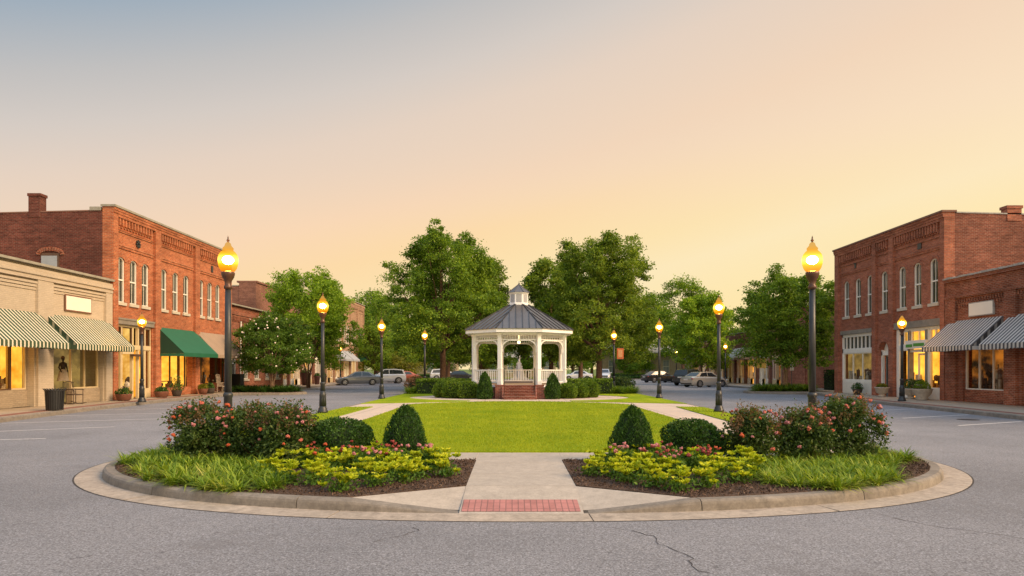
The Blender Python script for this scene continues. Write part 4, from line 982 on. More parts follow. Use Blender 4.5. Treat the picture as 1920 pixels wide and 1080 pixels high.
s_ = MB(); s_.box(u(31.95), u(30.3), -.09, -.01, 4.14, 4.78); sg = s_.build('sign_board', 'slate', R1); s_ = MB(); s_.box(u(31.9), u(30.35), -.10, -.091, 4.18, 4.74); s_.build('sign_face', 'sign_white', sg)

# ================= right: far row =================
R3 = thing('brick_building', 'long windowless red brick wall set back beside the alley behind the street tree', 'building', (25, 62.5, 0), RB)
w = MB(); w.box(0, 13.5, 0, 14, 0, 7.0); w.box(0, 13.5, -.1, .001, 6.2, 6.4); w.box(0, .5, -.1, .001, 0, 6.2); w.box(4, 4.5, -.1, .001, 0, 6.2); w.build('wall', 'brick_right', R3)
w = MB(); w.box(-.05, 13.55, -.2, 14.05, 7.0, 7.1); w.build('coping', 'coping', R3)
w = MB(); w.tube([(5.4, -.1, .15), (5.4, -.1, 6.2)], .06, 6); w.build('downpipe', 'cream', R3)
row_building('shop_building', 'far right brick shop row with white awnings and yellow lit window', (25, 80, 0), RB, 17.4, 5.6, 14, 'brick_far', 5, 17, awn=['awn_grey', 'awn_white', 'awn_tan', None, None], litset=('lit', 'lit_dim', 'lit_dark'))
row_building('shop_building', 'farthest brick shop row at the right end of the street with pale doors', (25, 98, 0), RB, 17.8, 5.2, 14, 'brick_tan', 5, 23, awn=[None, 'awn_blue'], litset=('lit_dim', 'lit_cream'))
# ================= buildings across the far street =================
def far_house(label, x0, x1, y, h, mat, seed, roofmat='slate'):
    t_ = thing('stone_building', label, 'building', (x0, y, 0)); W = x1-x0; n = max(2, int(W/3.2)); r_ = random.Random(seed)
    xs_ = [W*(i+.5)/n for i in range(n)]
    w = MB(); wall_open(w, 0, W, 0, h, [(x-.6, x+.6, 1.0, 3.4) for x in xs_], 0, .4); w.box(0, .4, .401, 9, 0, h); w.box(W-.4, W, .401, 9, 0, h); w.box(.4, W-.4, 8.6, 9, 0, h); w.build('wall', mat, t_)
    w = MB(); w.prism_x([(-.5, h), (9.5, h), (9.5, h+.15), (4.5, h+1.9), (-.5, h+.15)], -.4, W+.4); w.build('roof', roofmat, t_)
    pw = make_window(t_, 1.2, 2.4, .05, 'white', 'win_blue', mull=1); put_windows(pw, xs_, 1.0)
far_house('low tan stone building with white windows across the far street on the right', 17, 34, 128, 4.6, 'stone_far', 1)
far_house('low pale building across the far street at the left behind the trunks', -24, -11, 132, 4.4, 'stone_far', 2)
far_house('grey stone building glimpsed straight behind the pavilion', -6, 9, 140, 4.0, 'stone_far', 3)
# ------------------------------------------------------------------ street lamps
def make_lamp(label, loc, group):
    t_ = thing('street_lamp', label, 'street lamp', loc, 0, group)
    b = MB()
    b.lathe([(.19, 0), (.19, .07), (.165, .09), (.155, .16), (.13, .20), (.125, .24)], 16)
    b.lathe([(.125, .24), (.118, .62), (.125, .66), (.105, .70), (.095, .80)], 16)
    b.lathe([(.088, .80), (.083, 1.02), (.10, 1.05), (.10, 1.09), (.075, 1.13)], 16)
    for i in range(8):
        a = math.pi*i/4; b.tube([(.118*math.cos(a), .118*math.sin(a), .26), (.110*math.cos(a), .110*math.sin(a), .60)], .014, 5)
    b.build('base', 'dark_iron', t_, True)
    p = MB(); p.lathe([(.072, 1.10), (.068, 2.2), (.058, 3.30)], 16); p.build('pole', 'dark_iron', t_, True)
    c = MB(); c.lathe([(.060, 3.28), (.085, 3.31), (.085, 3.35), (.062, 3.38), (.075, 3.46), (.12, 3.54), (.135, 3.60), (.135, 3.64), (.115, 3.66)], 16); c.build('capital', 'bronze', t_, True)
    g = MB(); g.lathe([(.108, 3.655), (.140, 3.675), (.172, 3.725), (.195, 3.80), (.204, 3.88), (.200, 3.95), (.178, 4.02), (.14, 4.07), (.110, 4.095), (.104, 4.115), (.112, 4.135), (.106, 4.155), (.080, 4.18), (.062, 4.21), (.060, 4.235), (.040, 4.26), (.02, 4.275)], 24); gl = g.build('globe', 'lamp_globe', t_, True)
    bb = MB(); bb.blob((0, 0, 3.90), (.115, .115, .09), 14, 9); bb.build('bulb', 'lamp_bulb', gl, True)
    f = MB(); f.lathe([(.02, 4.27), (.014, 4.285), (.03, 4.30), (.032, 4.32), (.012, 4.34), (.016, 4.36), (.0, 4.42)], 8, cap=False); f.build('finial', 'bronze', t_, True)
    t_.scale = (.965,)*3
    return t_
def globemat():
    m, nt, b, o = newmat('lamp_globe')
    tr = N(nt, 'ShaderNodeBsdfTransparent'); tr.inputs[0].default_value = (1, .93, .6, 1)
    v = objvec(nt); sp = N(nt, 'ShaderNodeSeparateXYZ'); nt.links.new(v, sp.inputs[0]); hz = rng(nt, sp.outputs[2], 3.66, 4.22)
    cr = ramp(nt, [(0, (.95, .26, .004)), (.25, (1.0, .48, .015)), (.45, (1.0, .72, .12)), (.62, (1.0, .52, .03)), (.8, (.95, .38, .02)), (1, (.80, .42, .12))])
    sr = ramp(nt, [(0, (1.0,)*3), (.25, (1.6,)*3), (.42, (3.4,)*3), (.62, (1.7,)*3), (.8, (1.0,)*3), (1, (.9,)*3)])
    nt.links.new(hz, cr.inputs[0]); nt.links.new(hz, sr.inputs[0])
    e = N(nt, 'ShaderNodeEmission'); nt.links.new(cr.outputs[0], e.inputs[0]); nt.links.new(sr.outputs[0], e.inputs[1])
    ms = N(nt, 'ShaderNodeMixShader'); ms.inputs[0].default_value = .55
    nt.links.new(tr.outputs[0], ms.inputs[1]); nt.links.new(e.outputs[0], ms.inputs[2]); nt.links.new(ms.outputs[0], o.inputs[0]); return m
M['lamp_globe'] = globemat(); M['lamp_bulb'] = emit('lamp_bulb', (1.0, .50, .12), 420)
GL = 'acorn globe street lamps around the square'
L = make_lamp('tall lit acorn globe street lamp standing behind the left rose bushes, nearest on the left', (-5.74, 13.8, H), GL)
for lab, loc in (('nearest lit acorn globe street lamp on the right, rising behind the right rose bushes', (6.07, 13.8, H)),
    ('lit street lamp on the left grass strip between path and road', (-6.67, 24.06, H+.02)), ('lit street lamp on the right grass strip between path and road', (7.47, 24.65, H+.02)),
    ('lit street lamp on the grass verge left of the pavilion', (-6.8, 35.6, H+.02)), ('lit street lamp on the grass verge right of the pavilion', (7.83, 36.3, H+.02)),
    ('lit street lamp in the shrubs left of the pavilion, before the tallest tree', (-5.75, 45.0, H)), ('lit street lamp carrying an orange banner right of the pavilion', (6.72, 45.0, H)),
    ('lit street lamp on the left sidewalk before the cream shopfront of the brick block', (-17.35, 32, .15)), ('lit street lamp on the right sidewalk before the white shopfront with urns', (18.85, 33, .15)),
    ('lit street lamp on the far left sidewalk behind the parked silver sedan', (-18.6, 74, .15)), ('lit street lamp on the right sidewalk before the shop with the white awning', (21.1, 67.5, .15)),
    ('small distant lit street lamp above the dark sedan on the right', (21.2, 88, .15)), ('distant lit street lamp seen through the left opening of the pavilion', (-4.4, 98, 0)), ('distant lit street lamp seen through the right opening of the pavilion', (6.6, 98, 0))):
    dup(L, loc, random.uniform(0, 6), lab, GL)
bn = thing('banner', 'orange and cream vertical banner hung from the lamp right of the pavilion', 'banner', (7.14, 45.0, 2.37))
b = MB(); b.box(-.22, .22, -.012, .012, .0, .70); bp = b.build('cloth', pm('orange_banner', (.55, .13, .03), (.45, .09, .02), 4), bn)
b = MB(); b.box(-.14, .14, -.02, -.013, .10, .60); b.build('cream_panel', pm('banner_cream', (.62, .33, .14), (.5, .22, .09), 9), bp)
b = MB(); b.bar((-.40, 0, .72), (.24, 0, .72), .03, .03); b.build('bracket', 'dark_iron', bn)
b = MB(); b.bar((-.40, 0, -.02), (.24, 0, -.02), .03, .03); b.build('bracket', 'dark_iron', bn)

# ------------------------------------------------------------------ gazebo
G = thing('gazebo', 'white octagonal wooden pavilion with grey standing-seam roof and brick steps', 'gazebo', (CX, CY, H))
def oct_(R_, a0=22.5): return [(R_*math.cos(R(a0+45*i)), R_*math.sin(R(a0+45*i))) for i in range(8)]
ca = math.cos(R(22.5)); A_ = 2.52; RP = A_/ca
P8 = oct_(RP-.05); FZ = .72
face = lambda i: (Vector(P8[i]), Vector(P8[(i+1) % 8]))
# brick base, split at the steps (front face is index 5: 247.5..292.5)
b = MB(); b.prism(oct_(RP+.02), -.1, .60); build_each(b, 'brick_base', 'brick_step', G)
b = MB(); b.prism(oct_(RP+.10), .602, FZ); b.build('floor', 'white_gaz', G)
b = MB(); b.prism(oct_(RP-.18), FZ+.001, FZ+.012); b.build('floor_boards', 'wood_floor', G)
fy = -A_                             # front face y
for sx_ in (-1, 1):
    b = MB(); x = sx_*1.04; b.box(x-.22, x+.22, fy-.52, fy-.105, -.02, .66); b.box(x-.25, x+.25, fy-.54, fy-.10, .661, .735); b.build('pier', 'brick_step', G)
    b = MB(); b.prism_x([(fy-.52, -.02), (fy-.52, .66), (fy-.78, .45), (fy-.95, .12), (fy-.95, -.02)], sx_*.86-.04, sx_*.86+.04); b.build('cheek_wall', 'brick_step', G)
b = MB()
for i in range(5): y = fy-.12-.2*(4-i); b.box(-.82, .82, y-.2, fy-.12, -.02+.001*i+(.144*i), .144*(i+1)-.03); b.box(-.82, .82, y-.225, y+.0, .144*(i+1)-.03, .144*(i+1))
b.build('steps', 'brick_step', G)
for sx_ in (-1, 1):
    b = MB(); x = sx_*.80; b.tube([(x, fy-1.0, 0), (x, fy-1.0, .88), (x, fy-.05, 1.62), (x, fy-.05, .72)], .02, 6); b.tube([(x, fy-.5, .4), (x, fy-.5, 1.25)], .014, 5); b.build('handrail', 'dark_iron', G)
for i in range(8):
    x, y = P8[i]; an = math.atan2(y, x); b = MB()
    def rb(h, z0, z1): 
        c, s_ = math.cos(an), math.sin(an); q_ = [(x+(c*u-s_*v), y+(s_*u+c*v)) for u, v in ((-h, -h), (h, -h), (h, h), (-h, h))]; b.prism(q_, z0, z1)
    rb(.10, FZ+.013, 3.44); rb(.125, FZ+.0125, .95); rb(.135, 3.36, 3.45); rb(.128, 1.55, 1.60); b.build('post', 'white_gaz', G)
ZT = 3.30
for i in range(8):
    a, b2 = face(i); d = (b2-a).normalized(); n_ = Vector((d.y, -d.x)); Lf = (b2-a).length
    p = lambda t, z, o=0: (a.x+d.x*t+n_.x*o, a.y+d.y*t+n_.y*o, z)
    f = MB(); t0, t1 = .12, Lf-.12
    f.bar(p(t0, 3.42), p(t1, 3.42), .08, .07); f.bar(p(t0, 3.13), p(t1, 3.13), .05, .045)
    nb = 13
    for k_ in range(1, nb): tt = t0+(t1-t0)*k_/nb; f.bar(p(tt, 3.15), p(tt, 3.39), .03, .028)
    # curved brackets: a broad arch with small balusters towards the frieze
    na = 14; prev = None; rr_ = .74
    for sd in (0, 1):
        prev = None
        for k_ in range(na+1):
            th = math.pi/2*k_/na; dx = .46*(1-math.cos(th)); z = 2.66+ .42*math.sin(th)
            tt = t0+dx if sd == 0 else t1-dx
            q_ = p(tt, z)
            if prev: f.bar(prev, q_, .05, .055)
            if k_ in (5, 7, 9, 11, 13): f.bar(q_, p(tt, 3.12), .022, .022)
            if k_ in (3, 5, 7): f.bar(q_, p(t0 if sd == 0 else t1, z), .022, .022)
            prev = q_
        tt = t0+.02 if sd == 0 else t1-.02; f.bar(p(tt, 2.45), p(tt, 2.68), .05, .05)
    f.bar(p(t0+.44, 3.08), p(t1-.44, 3.08), .05, .055); f.build('frieze', 'white_gaz', G)
    if i == 5: continue
    f = MB(); f.bar(p(t0, 1.50), p(t1, 1.50), .09, .055); f.bar(p(t0, .86), p(t1, .86), .06, .05); nb = 12
    for k_ in range(1, nb): tt = t0+(t1-t0)*k_/nb; f.bar(p(tt, .87), p(tt, 1.48), .045, .04)
    f.build('railing', 'white_gaz', G)
AE = 2.93; RE = AE/ca
b = MB(); b.prism(oct_(RP+.05), 3.455, 3.50); b.build('beam', 'white_gaz', G)
b = MB(); O1, O2 = oct_(RE), oct_(RE-.05)
for i in range(8):
    j = (i+1) % 8; b.add([(*O1[i], 3.50), (*O1[j], 3.50), (*O1[j], 3.69), (*O1[i], 3.69), (*O2[i], 3.50), (*O2[j], 3.50), (*O2[j], 3.69), (*O2[i], 3.69)], [(0, 1, 2, 3), (5, 4, 7, 6), (1, 0, 4, 5), (3, 2, 6, 7)])
b.prism(oct_(RE-.052), 3.505, 3.53); b.build('fascia', 'white_gaz', G)
seam = []; rf = MB(); T = oct_(.56); zt = 5.17; E = oct_(RE+.05); ze = 3.70
for i in range(8):
    j = (i+1) % 8
    rf.add([(*E[i], ze), (*E[j], ze), (*T[j], zt), (*T[i], zt)], [(0, 1, 2, 3)])
    rf.add([(*E[i], ze-.03), (*E[j], ze-.03), (*E[j], ze), (*E[i], ze)], [(0, 1, 2, 3)])
    rf.cur = 1; seam.append(len(rf.f)); rf.bar((*E[i], ze+.02), (*T[i], zt+.02), .05, .05); rf.cur = 0
    e0, e1, u0, u1 = Vector((*E[i], ze)), Vector((*E[j], ze)), Vector((*T[i], zt)), Vector((*T[j], zt))
    for k_ in range(1, 7):
        s_ = k_/7; lo = e0.lerp(e1, s_)
        # seams run straight up the slope until they meet the hip
        half = abs(s_-.5)*2; topf = min(1, (1-half)/(1-.24)) if half > .24 else 1
        m0 = e0.lerp(e1, .5); m1 = u0.lerp(u1, .5); hi = lo+(m1-m0)*topf
        rf.cur = 1; rf.bar(lo+Vector((0, 0, .012)), hi+Vector((0, 0, .012)), .028, .05); rf.cur = 0
rf.build('roof', ['metal_roof', 'metal_seam'], G)
cu = MB(); cu.prism(oct_(.60), 5.12, 5.24); cu.prism(oct_(.545), 5.24, 5.80); cu.prism(oct_(.60), 5.80, 5.86)
c_ = cu.build('cupola', 'white_gaz', G)
for i in range(8):
    an = R(45*i); lv = MB()
    for k_ in range(7): z = 5.32+k_*.062; lv.box(-.13, .13, -.012, .012, z, z+.045)
    lv.box(-.15, .15, -.004, .006, 5.29, 5.76)
    o = lv.build('louver', 'louver', c_); o.location = (.508*math.cos(an), .508*math.sin(an), 0); o.rotation_euler = (0, 0, an+R(90))
cr = MB(); T = oct_(.66)
for i in range(8): j = (i+1) % 8; cr.add([(*T[i], 5.86), (*T[j], 5.86), (0, 0, 6.36)], [(0, 1, 2)]); cr.bar((*T[i], 5.87), (0, 0, 6.37), .03, .03); cr.add([(*T[i], 5.86), (*T[j], 5.86), (0, 0, 5.86)], [(1, 0, 2)])
cr.build('cupola_roof', 'metal_roof', G)
fn = MB(); fn.lathe([(.045, 6.32), (.05, 6.38), (.02, 6.42), (.012, 6.5), (.0, 6.58)], 8, cap=False); fn.build('finial', 'metal_roof', G)
ch = MB(); ch.tube([(0, 0, 3.5), (0, 0, 3.15)], .012, 5); ch.lathe([(.02, 3.15), (.08, 3.11), (.09, 3.04), (.03, 3.0)], 10); ch.build('hanging_light', 'lamp', G)

# ------------------------------------------------------------------ foliage builders
def crown_pts(rs, n_cl, per, prof, rmax, z0, z1, clr, lob=.25, flat=.62, lobes=0):
    """clump centres on a lobed envelope (or on upright bough lobes), then leaves round each"""
    ph = rs.uniform(0, 6.28, 6); C = []; LB_ = []
    for i in range(lobes):
        t_ = (i+.5)/lobes*.93+.02; th = i*2.399+rs.uniform(-.5, .5); rr_ = np.interp(t_, prof[0], prof[1])*rmax
        f = rs.uniform(.42, .92); a = rmax*rs.uniform(.15, .27)*(1.2-.62*t_); LB_.append((rr_*f*math.cos(th), rr_*f*math.sin(th), z0+(z1-z0)*t_, a, a*rs.uniform(1.2, 1.9)*(1.0+.05*t_)))
    while len(C) < n_cl:
        if lobes and rs.random() < .86:
            x, y, z, a, b = LB_[rs.randint(lobes)]; d = rs.normal(size=3); d /= np.linalg.norm(d); q_ = rs.random()**.35
            zz_ = z+d[2]*b*q_
            tap = 1-.55*max(0, d[2]*q_)
            C.append((x+d[0]*a*q_*tap, y+d[1]*a*q_*tap, max(z0*.8, zz_), q_)); continue
        t_ = rs.random(); th = rs.uniform(0, 6.28)
        rr_ = np.interp(t_, prof[0], prof[1])
        if rs.random() > rr_**.9+.05: continue
        lobe = 1+lob*(math.sin(3*th+ph[0]+4*t_)*.5+math.sin(5*th+ph[1]-7*t_)*.3+math.sin(2*th+ph[2]+11*t_)*.35)
        f = rs.random()**.42*(.72 if lobes else 1)
        C.append((rr_*rmax*lobe*f*math.cos(th), rr_*rmax*lobe*f*math.sin(th), z0+(z1-z0)*t_, f))
    C = np.array(C); K = rs.uniform(.5, 1.3, len(C))
    idx = np.repeat(np.arange(len(C)), per)
    g_ = rs.normal(size=(len(idx), 3)); g_ /= np.linalg.norm(g_, axis=1)[:, None]; g_ *= (rs.random(len(idx))**.5)[:, None]
    g_[:, 2] *= flat
    P = C[idx, :3]+g_*(clr*K[idx])[:, None]*(1+.6*rs.random(len(idx))**7)[:, None]
    D = g_.copy(); D[:, 2] -= .25
    return C, P, D
def limbs(mb, base, C, rs, r0, h0, n, mult=1):
    order = rs.permutation(len(C)); k = 0
    for i in order:
        if k >= n: break
        c = Vector(C[i][:3]); 
        if c.z < h0*1.15: continue
        k += 1; st = Vector((base[0], base[1], h0+(c.z-h0)*rs.uniform(.0, .45))); mid = st.lerp(c, .5)+Vector((0, 0, rs.uniform(-.1, .35)))
        f_ = max(.25, 1-(st.z/ (h0*3+4)))
        mb.tube([st-Vector((0, 0, .1)), mid, c], [r0*.42*f_, r0*.24*f_, r0*.07], 6)
def tree(name, label, cat, loc, h, rmax, z0, prof, leaf, n_cl, per, lsize, clr, seed, bark='bark', r0=.28, trunks=1, lob=.3, group=None, spread=.0, flat=.62, lobes=0):
    rs = np.random.RandomState(seed); t_ = thing(name, label, cat, loc, 0, group)
    C, P, D = crown_pts(rs, n_cl, per, prof, rmax, z0, h, clr, lob, flat, lobes)
    V, F = leaves(P, lsize, rs, .55, 0.0, D); npmesh('crown', V, F, leaf, t_)
    tk = MB()
    if trunks == 1:
        top = (rs.uniform(-.3, .3), rs.uniform(-.3, .3), h*.86)
        tk.tube([(0, 0, -.05), (0, 0, .15), (.03, 0, .6), (0.05, .02, z0*.7), (.0, 0, z0+.8), (top[0]*.5, top[1]*.5, (z0+h)*.5), top], [r0*1.55, r0*1.2, r0, r0*.9, r0*.8, r0*.45, r0*.06], 10)
        limbs(tk, (0, 0), C, rs, r0, z0*.95, 34)
    else:
        for i in range(trunks):
            a = 6.28*i/trunks+rs.uniform(-.4, .4); s_ = spread*rs.uniform(.6, 1.2); e = (math.cos(a)*s_*2.2, math.sin(a)*s_*2.2, z0+1.4)
            tk.tube([(math.cos(a)*.09, math.sin(a)*.09, -.05), (math.cos(a)*s_*.35, math.sin(a)*s_*.35, z0*.5), (math.cos(a)*s_, math.sin(a)*s_, z0*.95), e], [r0*.6, r0*.45, r0*.36, r0*.15], 7)
        limbs(tk, (0, 0), C, rs, r0*.8, z0*.8, 22)
    tk.build('trunk', bark, t_, True)
    return t_
PR_oval = ([0, .08, .3, .5, .7, .85, 1], [.55, .85, 1, .95, .78, .52, .12])
PR_wide = ([0, .08, .3, .55, .75, .9, 1], [.75, .95, 1, .92, .78, .62, .35])
PR_pyr = ([0, .06, .18, .4, .6, .8, .93, 1], [.55, .9, 1, .94, .80, .58, .38, .16])
PR_round = ([0, .15, .4, .7, .9, 1], [.5, .9, 1, .85, .5, .15])
PR_vase = ([0, .1, .3, .6, .8, 1], [.35, .62, .95, 1, .8, .2])
TR = 'trees standing on the median behind the pavilion'
tree('shade_tree', 'tallest broad green tree directly left behind the pavilion with bare lower trunk', 'tree', (-5.3, 52, H), 11.7, 5.7, 2.9, PR_pyr, 'leaf_tree', 820, 105, .17, .56, 11, r0=.25, group=TR, lobes=58)
tree('shade_tree', 'dense green tree between the tallest left tree and the pavilion roof', 'tree', (-2.9, 61, H), 11.4, 4.4, 2.8, PR_pyr, 'leaf_right', 440, 110, .21, .66, 12, r0=.22, group=TR, lobes=30)
tree('shade_tree', 'big spreading dark green tree right behind the pavilion with airy right edge', 'tree', (6.6, 52, H), 11.2, 5.2, 3.0, PR_wide, 'leaf_right', 800, 105, .17, .56, 13, r0=.25, group=TR, lobes=54)
tree('shade_tree', 'dark tree filling the gap between pavilion roof and the big right tree', 'tree', (3.4, 60, H), 11.2, 3.9, 2.8, PR_pyr, 'leaf_right', 420, 110, .21, .66, 14, r0=.22, group=TR, lobes=28)
tree('shade_tree', 'shadowed tree farther back on the median behind the left big tree', 'tree', (-6.8, 72, H), 11, 4.6, 2.8, PR_round, 'leaf_dark', 90, 170, .26, 1.2, 15, r0=.26, group=TR)
tree('shade_tree', 'shadowed tree farther back on the median behind the right big tree', 'tree', (7.2, 72, H), 11.5, 4.6, 2.8, PR_round, 'leaf_dark', 90, 170, .26, 1.2, 16, r0=.26, group=TR)
tree('street_tree', 'bright green broad street tree on the left above the shop row', 'tree', (-17.3, 58, .15), 9.6, 4.6, 2.3, PR_round, 'leaf_bright', 480, 105, .19, .62, 17, r0=.16, trunks=3, spread=.5, lobes=34)
tree('street_tree', 'dark green small street tree with pale forked trunk in the right kerbside bed', 'tree', (19.7, 49.2, .15), 8.1, 4.5, 2.4, PR_vase, 'leaf_tree', 460, 105, .17, .62, 18, 'bark_pale', r0=.16, trunks=4, spread=.35, flat=.5, lobes=34)
tree('street_tree', 'light green street tree on the right above the parked light sedan', 'tree', (20.4, 73, .15), 9.3, 3.9, 2.2, PR_round, 'leaf_bright', 360, 95, .22, .66, 19, r0=.16, trunks=3, spread=.5, lobes=28)
cm = tree('crepe_myrtle', 'white-flowering crepe myrtle with several slim trunks in the left kerbside bed', 'tree', (-16.4, 46.7, .15), 5.3, 2.75, 1.35, PR_round, 'leaf_dark', 330, 110, .13, .42, 20, 'bark_pale', r0=.12, trunks=5, spread=.28)
rs = np.random.RandomState(77)
bm_ = MB(); bm_.blob((0, 0, 0), (.055, .055, .045), 6, 4, .5); bl0 = bm_.build('blossom', 'petal_white', cm)
for i in range(62):
    o = bl0 if i == 0 else bl0.copy()
    if i: col.objects.link(o); o.parent = cm
    th = rs.uniform(-2.9, .3); t_ = rs.uniform(.1, .97); rr_ = np.interp(t_, PR_round[0], PR_round[1])*2.75*rs.uniform(.8, 1.06)
    o.location = (rr_*math.cos(th), rr_*math.sin(th), 1.35+(5.3-1.35)*t_); s_ = rs.uniform(.6, 1.3); o.scale = (s_, s_, s_); o.rotation_euler = (0, 0, rs.uniform(0, 6))
tree('shade_tree', 'round-topped distant tree rising above the right-hand street trees', 'tree', (28, 112, 0), 16.4, 5.2, 4, PR_round, 'leaf_tree', 110, 150, .34, 1.4, 21, r0=.3)
tree('shade_tree', 'distant green tree beside the tall tan block at the left', 'tree', (-20.5, 104, 0), 12.4, 4.4, 3, PR_round, 'leaf_tree', 90, 140, .32, 1.3, 22, r0=.26)
tree('ornamental_tree', 'small yellowish-green tree left of the pavilion beyond the parked cars', 'tree', (-16.2, 99, 0), 5.6, 3.1, 1.2, PR_round, 'leaf_yellow', 70, 140, .24, .9, 23, r0=.14)
tree('ornamental_tree', 'second low yellowish-green tree just right of the parked red car', 'tree', (-14.2, 92, 0), 4.6, 2.4, 1.0, PR_round, 'leaf_yellow', 50, 140, .22, .8, 24, r0=.12)
tree('ornamental_tree', 'small round green tree before the tan building across the far street', 'tree', (20.2, 118, 0), 4.4, 2.0, 1.2, PR_round, 'leaf_tree', 45, 120, .25, .8, 25, r0=.12)
BT = 'trees in the wood line beyond the far street'
bt = tree('background_tree', 'dark tree of the distant wood line behind the square', 'tree', (-13, 121, 0), 12.5, 5.5, 1.8, PR_round, 'leaf_dark', 100, 150, .36, 1.6, 26, r0=.3, group=BT)
bt2 = tree('background_tree', 'dark tree of the distant wood line behind the square', 'tree', (11, 124, 0), 13.5, 5.5, 2.0, PR_round, 'leaf_tree', 100, 150, .36, 1.6, 27, r0=.3, group=BT)
for i, (x, y, s_) in enumerate([(-32, 126, 1.15), (-24, 120, 1.1), (-5, 122, .85), (3, 128, .8), (17.5, 150, 1.2), (23, 126, .95), (35, 122, 1.0), (40, 108, .85), (48, 120, 1.1), (-40, 112, 1.1), (-2, 150, 1.2), (8, 152, 1.2), (-14, 150, 1.25), (30, 150, 1.3), (-28, 150, 1.25)]):
    dup((bt, bt2)[i % 2], (x, y, 0), i*1.3, scale=s_)

# ------------------------------------------------------------------ shrubs
def shell(rs, n, rx, rz, cone=False, lump=.12, zc=None, thick=.13):
    th = rs.uniform(0, 2*math.pi, n); u = rs.random(n)
    ph = rs.uniform(0, 6.28, 4)
    if cone:
        t_ = u**.85; rr_ = np.interp(t_, [0, .08, .25, .5, .8, .93, 1], [.86, .97, 1, .85, .54, .28, .05]); z = t_*rz
    else:
        t_ = u; zz_ = (t_*1.75-.75); zz_ = np.clip(zz_, -.75, 1); rr_ = np.sqrt(np.clip(1-np.abs(zz_)**2.6, 0.0, 1)); z = (zz_+.75)/1.75*rz
    lm = 1+lump*(np.sin(5*th+ph[0]+z*9)*.4+np.sin(9*th+ph[1]-z*14)*.35+np.sin(3*th+ph[2]+z*5)*.35)
    f = 1-thick*rs.random(n)**1.5*2
    P = np.stack([rx*rr_*lm*f*np.cos(th), rx*rr_*lm*f*np.sin(th), z*(1+.04*(lm-1)/max(lump, .01))*(1-(1-f)*.5)+.02], 1)
    D = np.stack([np.cos(th)*.8, np.sin(th)*.8, .5+0*th], 1)
    return P, D
def shrub(name, label, cat, loc, rx, rz, leaf, n, ls, seed, cone=False, lump=.12, group=None, thick=.13, sy=1.0, asp=.55):
    rs = np.random.RandomState(seed); t_ = thing(name, label, cat, loc, rs.uniform(0, 6), group)
    P, D = shell(rs, n, rx, rz, cone, lump, thick=thick)
    if cone: D[:, 2] = 1.1
    V, F = leaves(P, ls, rs, asp, 0, D); npmesh('foliage', V, F, leaf, t_)
    P, D = shell(rs, 500, rx*.8, rz*.9, cone, lump*.5, thick=.05)
    c = MB()
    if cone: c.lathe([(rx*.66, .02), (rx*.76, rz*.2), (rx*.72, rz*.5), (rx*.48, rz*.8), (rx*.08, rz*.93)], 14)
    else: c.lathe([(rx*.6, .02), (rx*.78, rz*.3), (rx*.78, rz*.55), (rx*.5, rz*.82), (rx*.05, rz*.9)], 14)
    c.build('dark_core', 'shade_green', t_, True)  # solid filler closing the gaps; shade between leaves is put into its colour
    return t_
M['shade_green'] = pm('dark_core_green', (.010, .022, .008), (.02, .04, .012), 14, 1, .5)
shrub('boxwood_shrub', 'rounded dark boxwood between the left rose bushes and the left conical shrub', 'shrub', (-2.93, 11.55, H), .57, .72, 'leaf_box', 9000, .046, 31, lump=.16)
shrub('boxwood_shrub', 'rounded dark boxwood between the right rose bushes and the right conical shrub', 'shrub', (3.05, 11.55, H), .50, .70, 'leaf_box', 9000, .046, 32, lump=.16)
shrub('conical_shrub', 'dark cone-shaped evergreen on the left of the front path', 'shrub', (-1.79, 11.45, H), .385, .93, 'leaf_cone', 8500, .05, 33, True, .14, asp=.35)
shrub('conical_shrub', 'dark cone-shaped evergreen on the right of the front path', 'shrub', (2.02, 11.45, H), .375, .93, 'leaf_cone', 8500, .05, 34, True, .14, asp=.35)
shrub('conical_shrub', 'bright green conical shrub in front of the pavilion railing left of the steps', 'shrub', (-1.42, 35.55, H), .42, 1.38, 'leaf_box', 2600, .11, 35, True, .1)
shrub('conical_shrub', 'bright green conical shrub in front of the pavilion railing right of the steps', 'shrub', (2.12, 35.55, H), .42, 1.32, 'leaf_box', 2600, .11, 36, True, .1)
for k_, (x, y, rx_, rz_, lb) in enumerate([(-2.35, 36.3, .62, .92, 'clipped green ball shrub beside the left conical shrub of the pavilion'), (-3.1, 36.8, .66, .98, 'middle clipped green ball shrub left of the pavilion steps'), (-3.75, 37.5, .6, .92, 'outermost clipped green ball shrub left of the pavilion'),
        (2.95, 36.3, .55, .82, 'clipped green ball shrub beside the right conical shrub of the pavilion'), (3.65, 36.9, .5, .85, 'middle clipped green ball shrub right of the pavilion steps'), (4.3, 37.6, .52, .9, 'outermost clipped green ball shrub right of the pavilion')]):
    shrub('ball_shrub', lb, 'shrub', (x, y, H), rx_, rz_, 'leaf_hedge', 2600, .10, 40+k_, lump=.12)
def hedge(label, x0, x1, y0, y1, h, seed, leaf='leaf_hedge', n=4000, ls=.14, z=H):
    rs = np.random.RandomState(seed); t_ = thing('hedge', label, 'hedge', ((x0+x1)/2, (y0+y1)/2, z))
    P = np.stack([rs.uniform(x0, x1, n)-(x0+x1)/2, rs.uniform(y0, y1, n)-(y0+y1)/2, h*rs.random(n)**.5], 1)
    V, F = leaves(P, ls, rs, .6); npmesh('foliage', V, F, leaf, t_)
    c = MB(); c.box(-(x1-x0)/2+.06, (x1-x0)/2-.06, -(y1-y0)/2+.06, (y1-y0)/2-.06, 0, h*.8); c.build('dark_core', 'shade_green', t_)  # solid box filler, coloured as the shade inside the hedge
hedge('low light-green hedge behind the ball shrubs left of the pavilion', -6.0, -2.2, 42.5, 43.4, .95, 51)
